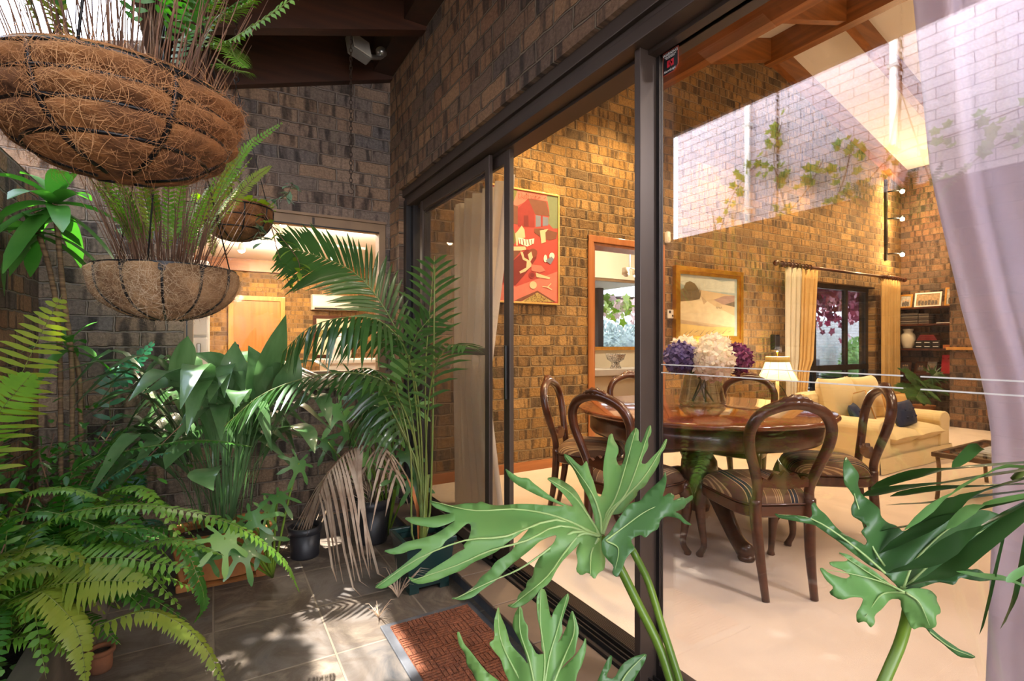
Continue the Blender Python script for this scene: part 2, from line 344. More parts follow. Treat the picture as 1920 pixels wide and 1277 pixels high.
# facade wall above the sliding door, its pier and its run beyond the pane
mb=MB()
mb.box((X1,-3,2.29),(X1+.2,YW,3.50)); mb.box((X1,3.70,-.25),(X1+.2,YW,2.29)); mb.box((X1,-3,-.25),(X1+.2,-.75,2.29))
struct(mb.obj('wall_front',M['brick_y']))
mb=MB(); mb.box((-1.09,-3,-.25),(-.87,YW,2.08)); struct(mb.obj('wall_left',M['brick_y']))
mb=MB(); mb.box((-2.6,-4,-.25),(-2.35,4.5,3.95)); struct(mb.obj('wall_far_left',M['brick_white']))
mb=MB(); mb.box((-2.37,-4,3.93),(-2.33,4.5,4.0)); struct(mb.obj('trim_1',M['white_paint']))
mb=MB(); mb.prism([(-3.2,-.25),(YW,-.25),(YW,3.95),(-3.2,3.95)],0,XW5,XW5+.2); struct(mb.obj('wall_right',M['brick_y']))
mb=MB(); mb.box((X1+.2,-3.2,-.25),(9.7,-3.0,5)); struct(mb.obj('wall_near',M['white_paint']))
# chimney breast beside the alcove
mb=MB(); mb.box((8.8,1.2,-.05),(XW5,3.05,4.1)); struct(mb.obj('wall_chimney',M['brick_y']))
# floors
def slate():
    m,nt=_nt('slate_paving'); out=nd(nt,'ShaderNodeOutputMaterial'); b=nd(nt,'ShaderNodeBsdfPrincipled')
    g=nd(nt,'ShaderNodeNewGeometry'); bt=nd(nt,'ShaderNodeTexBrick'); bt.offset=0; L(nt,g.outputs['Position'],bt.inputs['Vector'])
    for k,v in (('Scale',1),('Brick Width',.43),('Row Height',.43),('Mortar Size',.005),('Mortar Smooth',.3),('Bias',0)): bt.inputs[k].default_value=v
    bt.inputs['Color1'].default_value=(0,0,0,1); bt.inputs['Color2'].default_value=(1,1,1,1); bt.inputs['Mortar'].default_value=(.5,.5,.5,1)
    n1=nd(nt,'ShaderNodeTexNoise'); n1.inputs['Scale'].default_value=3.2; n1.inputs['Detail'].default_value=8; n1.inputs['Roughness'].default_value=.65; n1.inputs['Distortion'].default_value=1.2
    L(nt,g.outputs['Position'],n1.inputs['Vector'])
    rp=nd(nt,'ShaderNodeValToRGB'); e=rp.color_ramp.elements; e.new(.45); e.new(.6)
    for i,(p,c) in enumerate(((.28,hx(52,54,58)),(.45,hx(96,88,82)),(.56,hx(80,69,60)),(.72,hx(124,112,98)))): e[i].position=p; e[i].color=c4(c)
    mm=nd(nt,'ShaderNodeMath',operation='MULTIPLY_ADD'); mm.inputs[1].default_value=.18; L(nt,bt.outputs['Color'],mm.inputs[0]); L(nt,n1.outputs['Fac'],mm.inputs[2])
    mm2=nd(nt,'ShaderNodeMath',operation='SUBTRACT'); mm2.inputs[1].default_value=.08; L(nt,mm.outputs[0],mm2.inputs[0]); L(nt,mm2.outputs[0],rp.inputs['Fac'])
    mx=nd(nt,'ShaderNodeMix',data_type='RGBA'); L(nt,bt.outputs['Fac'],mx.inputs['Factor']); L(nt,rp.outputs['Color'],mx.inputs[6]); mx.inputs[7].default_value=c4(hx(120,108,94))
    L(nt,mx.outputs[2],b.inputs['Base Color']); b.inputs['Roughness'].default_value=.55
    hh=nd(nt,'ShaderNodeMath',operation='MULTIPLY_ADD'); hh.inputs[1].default_value=-.6; L(nt,bt.outputs['Fac'],hh.inputs[0]); L(nt,n1.outputs['Fac'],hh.inputs[2])
    bp=nd(nt,'ShaderNodeBump'); bp.inputs['Strength'].default_value=.5; bp.inputs['Distance'].default_value=.012; L(nt,hh.outputs[0],bp.inputs['Height']); L(nt,bp.outputs[0],b.inputs['Normal'])
    L(nt,b.outputs[0],out.inputs[0]); return m
M['slate']=slate()
mb=MB(); mb.box((-2.6,-4,-.3),(1.12,4.0,-.11)); struct(mb.obj('floor',M['slate']))
mb=MB(); mb.box((1.36,-3,-.15),(9.6,YW,0)); struct(mb.obj('floor_carpet',M['carpet']))
M['riser']=pm('step_stone',hx(84,86,92),hx(62,64,70),scale=12,rough=.6,bump=.3)
mb=MB(); mb.box((1.105,-3,-.12),(1.27,3.70,-.045)); struct(mb.obj('floor_step',M['riser']))
mb=MB(); y=3.70
while y>-2.5:
    mb.box((1.085,y-.332,-.045),(1.268,y-.003,-.03),0,.003); y-=.335
struct(mb.obj('floor_sill',M['tile']))
M['timber_floor']=wood('timber_floor',hx(176,130,80),hx(150,104,60),0,.35,coat=.2)
mb=MB(); mb.box((-1.2,YW+.22,-.15),(6.3,11.3,0)); mb.box((3.21,YW,-.15),(4.11,YW+.22,.002)); struct(mb.obj('floor_kitchen',M['timber_floor']))
# ceilings
mb=MB()
for a,b in ((X1+.2,6),(6,9.7)):
    mb.prism([(a,ceilz(a)),(b,ceilz(b)),(b,ceilz(b)+.12),(a,ceilz(a)+.12)],1,-3.2,YW+.22)
struct(mb.obj('ceiling',M['ceil']))
mb=MB(); mb.prism([(-.27,ceilz(-.27)),(X1+.2,ceilz(X1+.2)),(X1+.2,ceilz(X1+.2)+.12),(-.27,ceilz(-.27)+.12)],1,-3.2,YW+.5)
struct(mb.obj('ceiling_verandah',M['ceil']))
mb=MB(); mb.box((-1.3,YW+.22,2.75),(6.4,11.4,2.9)); struct(mb.obj('ceiling_kitchen',M['ceil']))
# courtyard rafters, wall beam
def rafter(mb,x0,x1,y0,y1,d0,d1):
    if x0<6<x1: rafter(mb,x0,6,y0,y1,d0,d1); rafter(mb,6,x1,y0,y1,d0,d1); return
    mb.prism([(x0,ceilz(x0)-d1),(x1,ceilz(x1)-d1),(x1,ceilz(x1)-d0),(x0,ceilz(x0)-d0)],1,y0,y1)
for i,(y0,y1,d) in enumerate(((3.85,3.919,.33),(3.13,3.21,.335))):
    mb=MB(); rafter(mb,-.3,X1-.002,y0,y1,0.0,d); struct(mb.obj('trim_2' if i==0 else 'trim_3',M['timber_dark']))
mb=MB()
for y0 in (2.35,1.57,.79,.01,-.77,-1.55,-2.33): rafter(mb,-.3,1.04,y0,y0+.08,0,.335)
struct(mb.obj('trim_9',M['timber_dark']))
mb=MB(); mb.box((-.31,-3,2.70),(-.27,3.9,3.14)); struct(mb.obj('trim_10',M['timber_dark']))
mb=MB(); mb.box((1.04,-3,3.2),(X1-.001,3.849,3.44)); struct(mb.obj('trim_4',pm('wall_beam',hx(66,38,22),hx(44,25,15),scale=8,rough=.5)))
# room rafters, purlin, ridge beam
mb=MB()
for y0 in (3.83,2.96,2.09,1.22,.35): rafter(mb,6.06,9.5,y0,y0+.085,0,.27); rafter(mb,X1+.2,5.94,y0,y0+.085,0,.27)
struct(mb.obj('trim_5',M['timber_beam']))
mb=MB(); mb.box((3.96,-3,3.80),(4.07,YW-.001,4.14)); struct(mb.obj('trim_6',M['timber_beam_y']))
mb=MB(); mb.box((5.94,-3,4.62),(6.06,YW-.001,4.93)); struct(mb.obj('trim_7',M['timber_beam_y']))
# baseboards
mb=MB(); mb.box((1.4,YW-.02,0),(3.14,YW-.001,.085),0,.004); mb.box((4.18,YW-.02,0),(6.7,YW-.001,.085),0,.004); struct(mb.obj('baseboard_back',M['timber_trim_x']))
# doorway architrave
d=tag(bpy.data.objects.new('door_1',None),'timber doorway in the room\'s brick wall','doorway',kind='structure'); C.objects.link(d); d.location=(3.66,YW,0)
mb=MB()
for xa,xb in ((3.14,3.205),(4.115,4.18)): mb.box((xa,YW-.022,0),(xb,YW-.001,2.205),0,.006)
mb.box((3.14,YW-.023,2.14),(4.18,YW-.001,2.207),0,.006); mb.obj('architrave',M['timber_trim'],d)
mb=MB()
for xa,xb in ((3.211,3.235),(4.085,4.109)): mb.box((xa,YW+.001,0.003),(xb,YW+.22,2.139))
mb.box((3.235,YW+.001,2.115),(4.085,YW+.22,2.139)); mb.obj('jamb',M['timber_trim'],d)
mb=MB(); mb.box((3.236,YW+.03,1.14),(3.246,YW+.07,1.26),0,.003); mb.obj('strike_plate',M['black'],d)
# courtyard kitchen window
w=tag(bpy.data.objects.new('window_1',None),'kitchen window in the courtyard wall','window',kind='structure'); C.objects.link(w); w.location=(.5,YW,.9)
x0,x1,z0,z1=HK
mb=MB(); mb.box((x0,YW+.02,z1-.075),(x1,YW+.12,z1)); mb.box((x0,YW+.02,z0),(x1,YW+.12,z0+.045))
mb.box((x0,YW+.02,z0+.045),(x0+.05,YW+.12,z1-.075)); mb.box((x1-.05,YW+.02,z0+.045),(x1,YW+.12,z1-.075))
mb.box((x0-.001,YW-.004,z1-.012),(x1,YW+.03,z1+.006)); mb.obj('frame',M['frame_beige'],w)
mb=MB(); mb.box((x0+.05,YW+.06,z0+.045),(x1-.05,YW+.066,z1-.075)); mb.obj('pane',glass('kitchen_pane',-.027,(1,1,1),1.0),w)
mb=MB(); mb.box((x0+.012,YW+.019,z0+.05),(x0+.02,YW+.03,z1-.08)); mb.box((x0+.05,YW+.015,z1-.083),(x1-.05,YW+.022,z1-.074)); mb.obj('gasket',M['black'],w)
mb=MB(); mb.box((.62,YW+.012,z1-.07),(.635,YW+.02,z1-.02)); mb.obj('latch',M['alum'],w)
mb=MB(); xx=x0-.02
while xx<x1-.05:
    mb.box((xx,YW-.055,z0-.075),(xx+.107,YW+.03,z0-.004),0,.008); xx+=.114
mb.obj('brick_sill',pm('sill_brick',hx(196,176,150),hx(150,120,92),scale=9,rough=.8,bump=.4),w)
# far window
w=tag(bpy.data.objects.new('window_2',None),'dark framed patio window at the far end of the room','window',kind='structure'); C.objects.link(w); w.location=(7.7,YW,0)
x0,x1=6.75,8.67
mb=MB()
for xa in (x0,7.20,8.03,8.60): mb.box((xa,YW+.09,.0),(xa+(.07 if xa in(x0,8.60) else .055),YW+.15,2.0))
mb.box((x0,YW+.085,1.93),(x1,YW+.155,2.0)); mb.box((x0,YW+.085,.76),(x1,YW+.155,.84)); mb.box((x0,YW+.085,.0),(x1,YW+.155,.08)); mb.obj('frame',M['alum_dark'],w)
mb=MB(); mb.box((x0+.03,YW+.115,.05),(x1-.03,YW+.12,1.95)); mb.obj('pane',M['glass_dim'],w)
# ---------------------------------------------------------------- big sliding door
D=tag(bpy.data.objects.new('door_2',None),'bronze framed glass sliding door to the courtyard','door',kind='structure'); C.objects.link(D); D.location=(1.28,2.2,-.03)
YJ=3.70; YE=-.75
mb=MB(); mb.box((1.215,YE,2.235),(1.40,YJ,2.292),0,.003); mb.box((1.235,YE,2.205),(1.40,YJ,2.24)); mb.box((1.228,YE,2.165),(1.40,YJ,2.212),0,.003); mb.box((1.30,YE,2.15),(1.40,YJ,2.17)); mb.obj('head',M['alum'],D)
mb=MB(); mb.box((1.225,YJ-.06,-.03),(1.255,YJ-.001,2.21)); mb.box((1.265,YJ-.10,-.03),(1.40,YJ-.001,2.21)); mb.box((1.255,YJ-.05,-.03),(1.27,YJ-.001,2.21),1); mb.obj('jamb',[M['alum_dark'],M['black']],D)
mb=MB()
for xa,xb,zz in ((1.27,1.284,-.018),(1.284,1.30,-.027),(1.30,1.306,-.008),(1.306,1.322,-.027),(1.322,1.328,-.008),(1.328,1.344,-.027),(1.344,1.35,-.004)):
    mb.box((xa,YE,-.12),(xb,YJ-.1,zz))
mb.obj('track',M['alum_dark'],D)
mb=MB()
for k in range(9): mb.box((1.352+k*.0075,1.32,-.02),(1.352+k*.0075+.005,2.25,.004+.0*k))
mb.box((1.35,YE,-.12),(1.42,YJ-.1,.001)); mb.obj('ribbed_threshold',M['alum'],D)
mb=MB(); mb.box((1.262,1.290,-.027),(1.356,1.318,2.166),0,.003); mb.obj('post',M['alum'],D)
mb=MB(); mb.box((1.338,1.275,-.02),(1.357,1.2895,2.166)); mb.box((1.338,YE,-.02),(1.357,1.275,.03)); mb.box((1.338,YE,2.15),(1.357,1.275,2.19)); mb.obj('pane_bead',M['alum_dark'],D)
mb=MB(); mb.box((1.344,YE,.03),(1.350,1.275,2.15)); pn=mb.obj('fixed_pane',M['glass_door'],D)
mb=MB()
for z in (1.077,1.049):
    for ya,yb in ((.55,1.27),(YE,.517)): mb.box((1.342,ya,z-.0016),(1.3437,yb,z+.0016))
mb.obj('safety_stripe',M['white'],pn)
# sliding leaf with fly screen, stacked at the left
S=MB(); sx0,sx1=1.272,1.295
for ya,yb in ((3.43,3.48),(2.42,2.47)): S.box((sx0,ya,-.005),(sx1,yb,2.16),0,.003)
for za,zb in ((2.09,2.16),(1.085,1.125),(-.005,.06)): S.box((sx0+.002,2.45,za),(sx1-.002,3.45,zb),0,.003)
sc=S.obj('screen_leaf',M['alum'],D)
mb=MB(); mb.box((1.283,2.46,.05),(1.284,3.44,2.10)); mb.obj('mesh',M['screen'],sc)
S=MB(); sx0,sx1=1.312,1.338
for ya,yb in ((3.50,3.56),(2.27,2.33)): S.box((sx0,ya,-.005),(sx1,yb,2.16),0,.003)
for za,zb in ((2.09,2.16),(-.005,.07)): S.box((sx0+.002,2.32,za),(sx1-.002,3.52,zb),0,.003)
gl=S.obj('glass_leaf',M['alum'],D)
mb=MB(); mb.box((1.322,2.33,.07),(1.327,3.5,2.09)); mb.obj('pane',glass('leaf_pane',.05,(.95,.94,.93),1.1),gl)
mb=MB(); mb.box((1.296,2.285,.86),(1.312,2.305,1.14),0,.004); mb.obj('handle',M['black'],gl)
# alarm sticker on the fixed pane
stk=thing('warning_sticker','small black and red alarm warning sticker at the top corner of the fixed pane','sticker',(1.3425,1.227,2.125))
def text_mesh(name,txt,size,mat,parent,loc,rot,align='CENTER'):
    cu=bpy.data.curves.new(name,'FONT'); cu.body=txt; cu.size=size; cu.align_x=align; cu.align_y='CENTER'; cu.extrude=.0001
    t=bpy.data.objects.new(name,cu); C.objects.link(t); bpy.context.view_layer.update()
    me=bpy.data.meshes.new_from_object(t.evaluated_get(bpy.context.evaluated_depsgraph_get())); me.name=name
    bpy.data.objects.remove(t); me.materials.clear(); me.materials.append(mat)
    Mx=Matrix.Translation(loc)@rot.to_4x4(); me.transform(Mx)
    o=bpy.data.objects.new(name,me); C.objects.link(o); o.parent=parent; return o
RX=Matrix(((0,0,-1),(-1,0,0),(0,1,0)))   # text facing -X, reading toward -Y
mb=MB(); mb.prism([(1.262,2.070),(1.212,2.070),(1.194,2.086),(1.194,2.148),(1.262,2.148)],0,1.3415,1.3425); mb.obj('border',pm('sticker_rim',hx(150,60,40),hx(140,50,36)),stk)
mb=MB(); mb.prism([(1.259,2.073),(1.213,2.073),(1.197,2.0875),(1.197,2.145),(1.259,2.145)],0,1.3411,1.3416); mb.obj('face',M['black'],stk)
text_mesh('heading','WARNING',.0135,M['white'],stk,Vector((-.002,.001,.012)),RX)
text_mesh('small_print','THESE PREMISES ARE',.0055,M['white'],stk,Vector((-.002,.001,.0035)),RX)
text_mesh('small_print','PROTECTED BY',.0055,M['white'],stk,Vector((-.002,.001,-.0015)),RX)
text_mesh('brand_line','AlarmLogic',.0115,M['white'],stk,Vector((-.002,.003,-.044)),RX)
mb=MB()
for (a,b,c_,d_) in ((-.015,-.012,-.004,.011),(.001,-.012,.014,.011),(-.008,-.004,.008,.004)):
    mb.box((1.3406,1.227-a,2.104+b),(1.3409,1.227-c_,2.104+d_))
mb.obj('emblem',pm('sticker_red',hx(200,24,44),hx(190,20,40)),stk)
# ---------------------------------------------------------------- kitchen beyond the window
mb=MB(); mb.prism([(-1.2,-.1),(4.3,-.1),(4.3,2.75),(-1.2,2.75)],1,11.0,11.2); struct(mb.obj('wall_kitchen',M['brick_far']))
mb=MB(); mb.box((-1.3,YW+.22,-.1),(-1.2,11.2,2.75)); mb.box((4.2,5.95,-.1),(4.3,11,2.75)); mb.box((6.3,YW+.22,-.1),(6.4,6.1,2.75))
mb.box((4.3,5.9,-.1),(6.3,6.02,1.05)); mb.box((4.3,5.9,2.13),(6.3,6.02,2.75)); mb.box((4.2,5.9,1.05),(4.36,6.02,2.13)); mb.box((6.1,5.9,1.05),(6.3,6.02,2.13)); struct(mb.obj('wall_kitchen.001',M['cream_paint']))
mb=MB(); mb.box((-1.2,10.85,2.52),(4.2,10.99,2.745)); struct(mb.obj('trim_8',M['timber_beam']))
w=tag(bpy.data.objects.new('window_3',None),'timber sill window in the white room beyond the doorway','window',kind='structure'); C.objects.link(w); w.location=(5.2,5.9,1.05)
mb=MB(); mb.box((4.3,5.86,1.05),(6.1,5.95,1.10)); mb.obj('sill',M['timber_gold'],w)
mb=MB(); mb.box((4.36,5.93,2.09),(6.1,5.97,2.13)); mb.box((4.36,5.93,1.1),(4.40,5.97,2.09)); mb.box((6.06,5.93,1.1),(6.1,5.97,2.09)); mb.obj('frame',M['frame_beige'],w)
mb=MB(); mb.box((4.40,5.945,1.1),(6.06,5.95,2.09)); mb.obj('pane',M['glass_dim'],w)
kd=tag(bpy.data.objects.new('door_3',None),'honey timber door in the far kitchen wall','door',kind='structure'); C.objects.link(kd); kd.location=(.73,10.98,0)
mb=MB(); mb.box((.33,10.95,0),(1.13,10.985,1.97),0,.004); mb.obj('door_leaf',wood('door_ply',hx(196,124,48),hx(178,104,36),2,.4,coat=.2),kd)
mb=MB(); mb.box((.24,10.92,0),(.328,10.995,2.06)); mb.box((1.132,10.92,0),(1.22,10.995,2.06)); mb.box((.328,10.92,1.972),(1.132,10.995,2.06)); mb.obj('architrave',M['timber_gold'],kd)
mb=MB(); mb.tube([(.42,10.95,1.0),(.42,10.90,1.0),(.52,10.89,1.0)],.009,8); mb.obj('handle',M['steel'],kd)
ac=thing('wall_heater','white wall mounted split air conditioner on the far kitchen wall','air conditioner',(2.15,10.95,1.98))
mb=MB(); mb.prism([(10.985,1.83),(10.80,1.83),(10.76,1.90),(10.76,2.10),(10.80,2.13),(10.985,2.13)],0,1.70,2.60); mb.obj('casing',M['white'],ac)
mb=MB(); mb.box((1.74,10.775,1.838),(2.56,10.80,1.868)); mb.obj('louvre',M['alum_dark'],ac)
pf=thing('window_picture','dark framed landscape print below the white air conditioner','picture',(2.15,10.98,1.3))
mb=MB(); mb.box((1.74,10.94,.86),(2.56,10.985,.92)); mb.box((1.74,10.94,1.66),(2.56,10.985,1.72)); mb.box((1.74,10.94,.92),(1.80,10.985,1.66)); mb.box((2.50,10.94,.92),(2.56,10.985,1.66)); mb.obj('frame',M['mahogany'],pf)
mb=MB(); mb.box((1.80,10.96,.92),(2.50,10.975,1.66)); mb.prism([(1.82,1.28),(1.9,1.42),(2.0,1.45),(2.12,1.52),(2.2,1.46),(2.35,1.49),(2.48,1.40),(2.48,1.28)],1,10.955,10.96,1); mb.obj('print',[M['cream_paint'],pm('print_trees',hx(150,140,80),hx(120,110,60),scale=20)],pf)
fr=thing('fridge','tall white fridge at the left of the kitchen','fridge',(-.36,5.3,0))
mb=MB(); mb.box((-.70,5.02,.02),(-.03,5.6,1.85),0,.02); mb.obj('body',M['white'],fr)
mb=MB(); mb.box((-.69,4.98,.06),(-.04,5.018,1.2),0,.012); mb.box((-.69,4.98,1.22),(-.04,5.018,1.84),0,.012); mb.obj('door',M['white'],fr)
mb=MB(); mb.box((-.12,4.955,.7),(-.09,4.98,1.15),0,.006); mb.obj('handle',M['steel'],fr)
kb=thing('kitchen_bench','white kitchen bench running under the courtyard window','bench',(.6,4.5,0))
mb=MB(); mb.box((-.68,YW+.223,.86),(2.6,4.85,.90),0,.006); mb.obj('benchtop',M['white'],kb)
mb=MB(); mb.box((-.66,YW+.23,.1),(2.58,4.78,.86)); mb.box((-.66,YW+.26,.0),(2.58,4.72,.1)); mb.obj('cabinet',M['white'],kb)
isl=thing('kitchen_island','white island counter in the middle of the kitchen','counter',(1.4,7.5,0))
mb=MB(); mb.box((1.3,7.1,.88),(2.9,7.9,.93),0,.006); mb.obj('benchtop',M['white'],isl)
mb=MB(); mb.box((1.34,7.15,0),(2.86,7.85,.88)); mb.obj('cabinet',M['white'],isl)
cc=thing('white_canister','white canister on the kitchen island','canister',(1.53,7.3,.93))
mb=MB(); mb.lathe([(.0,.93),(.12,.93),(.125,.96),(.125,1.22),(.11,1.24),(0,1.24)],(1.53,7.3,0)); mb.obj('body',M['white'],cc)
mb=MB(); mb.lathe([(.112,1.241),(.112,1.26),(.03,1.27),(.03,1.29),(0,1.29)],(1.53,7.3,0)); mb.obj('lid',M['white'],cc)
bt_=thing('soap_bottle','black pump soap bottle on the kitchen bench','bottle',(.17,4.6,.90))
mb=MB(); mb.lathe([(.0,.90),(.032,.90),(.034,.92),(.034,1.03),(.014,1.06),(.014,1.08),(0,1.08)],(.17,4.6,0),12); mb.obj('body',M['black'],bt_)
mb=MB(); mb.tube([(.17,4.6,1.08),(.17,4.6,1.14),(.13,4.58,1.14)],.007,8); mb.lathe([(0,1.08),(.017,1.08),(.017,1.10),(0,1.10)],(.17,4.6,0),10); mb.obj('pump',M['black'],bt_)
gb=thing('herb_jar','green bottle beside the black soap bottle','bottle',(.235,4.55,.90))
mb=MB(); mb.lathe([(.0,.90),(.036,.90),(.036,1.0),(.016,1.04),(.016,1.07),(0,1.07)],(.235,4.55,0),12); mb.obj('body',pm('green_liquid',hx(150,170,60),hx(120,150,40),rough=.15),gb)
rb=thing('red_tin','small red and white tin at the right end of the kitchen bench','tin',(1.02,4.24,.90))
mb=MB(); mb.box((.99,4.2,.90),(1.06,4.28,.925),0,.004); mb.obj('tin',M['white'],rb)
mb=MB(); mb.box((.985,4.195,.925),(1.065,4.285,.94),0,.004); mb.obj('lid',pm('red_lid',hx(190,30,36),hx(170,24,30)),rb)
tl=thing('track_light','ceiling track light with glowing bulbs in the kitchen','light',(.9,8.6,2.75))
mb=MB(); mb.box((.1,8.57,2.71),(2.2,8.63,2.749)); mb.obj('track',M['white'],tl)
for i,x in enumerate((.36,1.02,1.68)):
    mb=MB(); mb.tube([(x,8.6,2.71),(x,8.6,2.64)],.012,8); mb.lathe([(0,2.64),(.03,2.64),(.055,2.53),(.05,2.53),(.026,2.62),(0,2.62)],(x,8.6,0),14); sp_=mb.obj('spot_head',M['white'],tl)
    mb=MB(); mb.blob((x,8.6,2.535),(.045,.045,.04)); mb.obj('bulb',M['bulb'],sp_)
kl=thing('ceiling_spot','kitchen ceiling spot glowing behind the small hanging basket','light',(.53,4.9,2.2))
mb=MB(); mb.tube([(.53,4.9,2.749),(.53,4.9,2.24)],.008,8); mb.lathe([(0,2.30),(.03,2.30),(.05,2.21),(.046,2.21),(.02,2.28),(0,2.28)],(.53,4.9,0),14); mb.obj('fitting',M['white'],kl)
mb=MB(); mb.blob((.53,4.9,2.20),(.03,.03,.03)); mb.obj('bulb',M['bulb'],kl)
# ---------------------------------------------------------------- the white room beyond the doorway
bf=thing('buffet_bench','long white buffet bench seen through the doorway','bench',(5.0,5.65,0))
mb=MB(); mb.box((4.33,5.42,.70),(6.28,5.89,.79),0,.006); mb.obj('benchtop',M['white'],bf)
for i in range(4):
    mb=MB(); mb.box((4.36+i*.475,5.46,.06),(4.36+i*.475+.465,5.48,.69),0,.003); mb.obj('door',M['cream_paint'],bf)
mb=MB(); mb.box((4.36,5.48,0),(6.26,5.88,.70)); mb.obj('carcass',M['cream_paint'],bf)
bw=thing('patterned_bowl','black and white patterned footed bowl on the buffet bench','bowl',(5.0,5.6,.79))
def pat():
    m,nt=_nt('scroll_glaze'); out=nd(nt,'ShaderNodeOutputMaterial'); b=nd(nt,'ShaderNodeBsdfPrincipled'); b.inputs['Roughness'].default_value=.15
    tc=nd(nt,'ShaderNodeTexCoord'); n=nd(nt,'ShaderNodeTexNoise'); n.inputs['Scale'].default_value=22; n.inputs['Distortion'].default_value=3; n.inputs['Detail'].default_value=1; L(nt,tc.outputs['Object'],n.inputs['Vector'])
    r=nd(nt,'ShaderNodeValToRGB'); r.color_ramp.interpolation='CONSTANT'; e=r.color_ramp.elements; e.new(.47); e.new(.56)
    for i,(p,c) in enumerate(((0,hx(236,230,220)),(.47,hx(40,38,40)),(.56,hx(236,230,220)))): e[i].position=p; e[i].color=c4(c)
    e.new(.66).color=c4(hx(40,38,40)); L(nt,n.outputs['Fac'],r.inputs[0]); L(nt,r.outputs[0],b.inputs['Base Color']); L(nt,b.outputs[0],out.inputs[0]); return m
pt_=pat()
mb=MB(); mb.lathe([(0,.87),(.07,.885),(.12,.92),(.14,.985),(.148,1.0),(.142,1.0),(.112,.93),(.05,.9),(0,.895)],(5.0,5.6,0),28); mb.obj('bowl',pt_,bw)
mb=MB(); mb.lathe([(0,.791),(.082,.791),(.08,.80),(.055,.85),(.06,.875),(0,.875)],(5.0,5.6,0),24); mb.obj('foot',pt_,bw)
rl=thing('spot_cluster','glowing ceiling spotlight cluster seen through the doorway','light',(4.8,5.2,2.1))
mb=MB(); mb.lathe([(0,2.749),(.10,2.749),(.10,2.72),(0,2.71)],(4.8,5.1,0),16); mb.tube([(4.8,5.1,2.72),(4.8,5.1,2.12)],.01,8); mb.obj('ceiling_plate',M['white'],rl)
for dx in (-.09,.10):
    mb=MB(); mb.tube([(4.8,5.1,2.16),(4.8+dx,5.08,2.14)],.008,8); mb.lathe([(0,2.16),(.045,2.15),(.05,2.06),(.044,2.06),(.03,2.13),(0,2.14)],(4.8+dx,5.08,0),14); h_=mb.obj('spot_head',M['cream_paint'],rl)
    mb=MB(); mb.blob((4.8+dx,5.07,2.065),(.042,.042,.035)); mb.obj('bulb',M['bulb'] if dx>0 else M['white'],h_)
# ---------------------------------------------------------------- outdoors seen through the far windows
M['patio']=pm('patio_pavers',hx(196,190,180),hx(176,170,160),scale=4,rough=.8)
mb=MB(); mb.box((-3,11.4,-.2),(30,30,-.1)); mb.box((6.4,YW+.22,-.2),(30,11.4,-.1)); struct(mb.obj('floor_garden',M['patio']))
mb=MB(); mb.box((12.5,8.6,-.1),(24,8.8,1.85)); struct(mb.obj('wall_garden',M['brick_patio']))
mb=MB(); mb.box((6.4,YW+.22,2.35),(11.5,6.2,2.42)); mb.box((2.5,6.3,2.16),(6.39,7.6,2.24)); struct(mb.obj('ceiling_pergola',M['white_paint']))
mb=MB(); mb.box((6.02,7.2,-.1),(6.14,7.32,2.16)); tag(mb.obj('verandah_post',M['timber_dark']),'brown verandah post outside the white room\'s window','post')
# ================================================================ DINING ROOM
def stripes():
    m,nt=_nt('striped_seat_fabric'); out=nd(nt,'ShaderNodeOutputMaterial'); b=nd(nt,'ShaderNodeBsdfPrincipled'); b.inputs['Roughness'].default_value=.8
    tc=nd(nt,'ShaderNodeTexCoord'); sp=nd(nt,'ShaderNodeSeparateXYZ'); L(nt,tc.outputs['Object'],sp.inputs[0])
    ma=nd(nt,'ShaderNodeMath',operation='MULTIPLY_ADD'); ma.inputs[1].default_value=5.2; ma.inputs[2].default_value=10.3; L(nt,sp.outputs[0],ma.inputs[0])
    fr=nd(nt,'ShaderNodeMath',operation='FRACT'); L(nt,ma.outputs[0],fr.inputs[0])
    r=nd(nt,'ShaderNodeValToRGB'); r.color_ramp.interpolation='CONSTANT'; e=r.color_ramp.elements
    tan,nav,cr,br=hx(142,108,78),hx(44,48,58),hx(210,176,128),hx(112,82,60)
    seq=[(0,tan),(.14,cr),(.16,tan),(.19,cr),(.21,tan),(.24,cr),(.26,tan),(.29,cr),(.31,br),(.5,cr),(.515,nav),(.58,cr),(.6,nav),(.68,cr),(.695,br),(.9,cr),(.915,tan)]
    while len(e)<len(seq): e.new(.99)
    for i,(p,c) in enumerate(seq): e[i].position=p; e[i].color=c4(c)
    L(nt,fr.outputs[0],r.inputs[0]); L(nt,r.outputs[0],b.inputs['Base Color']); L(nt,b.outputs[0],out.inputs[0]); return m
SF=stripes()
def seat_out(u,grow=0):
    """outline of the seat, trapezoid with rounded corners and bowed front; u 0..1"""
    a=2*PI*u; c,s_=cs(a),sn(a); p=.42
    x=math.copysign(abs(c)**p,c); y=math.copysign(abs(s_)**p,s_)
    hw=.205+.03*y; return Vector((x*(hw+grow),y*(.205+grow)+.02*(1-x*x)*(1 if y>0 else 0),0))
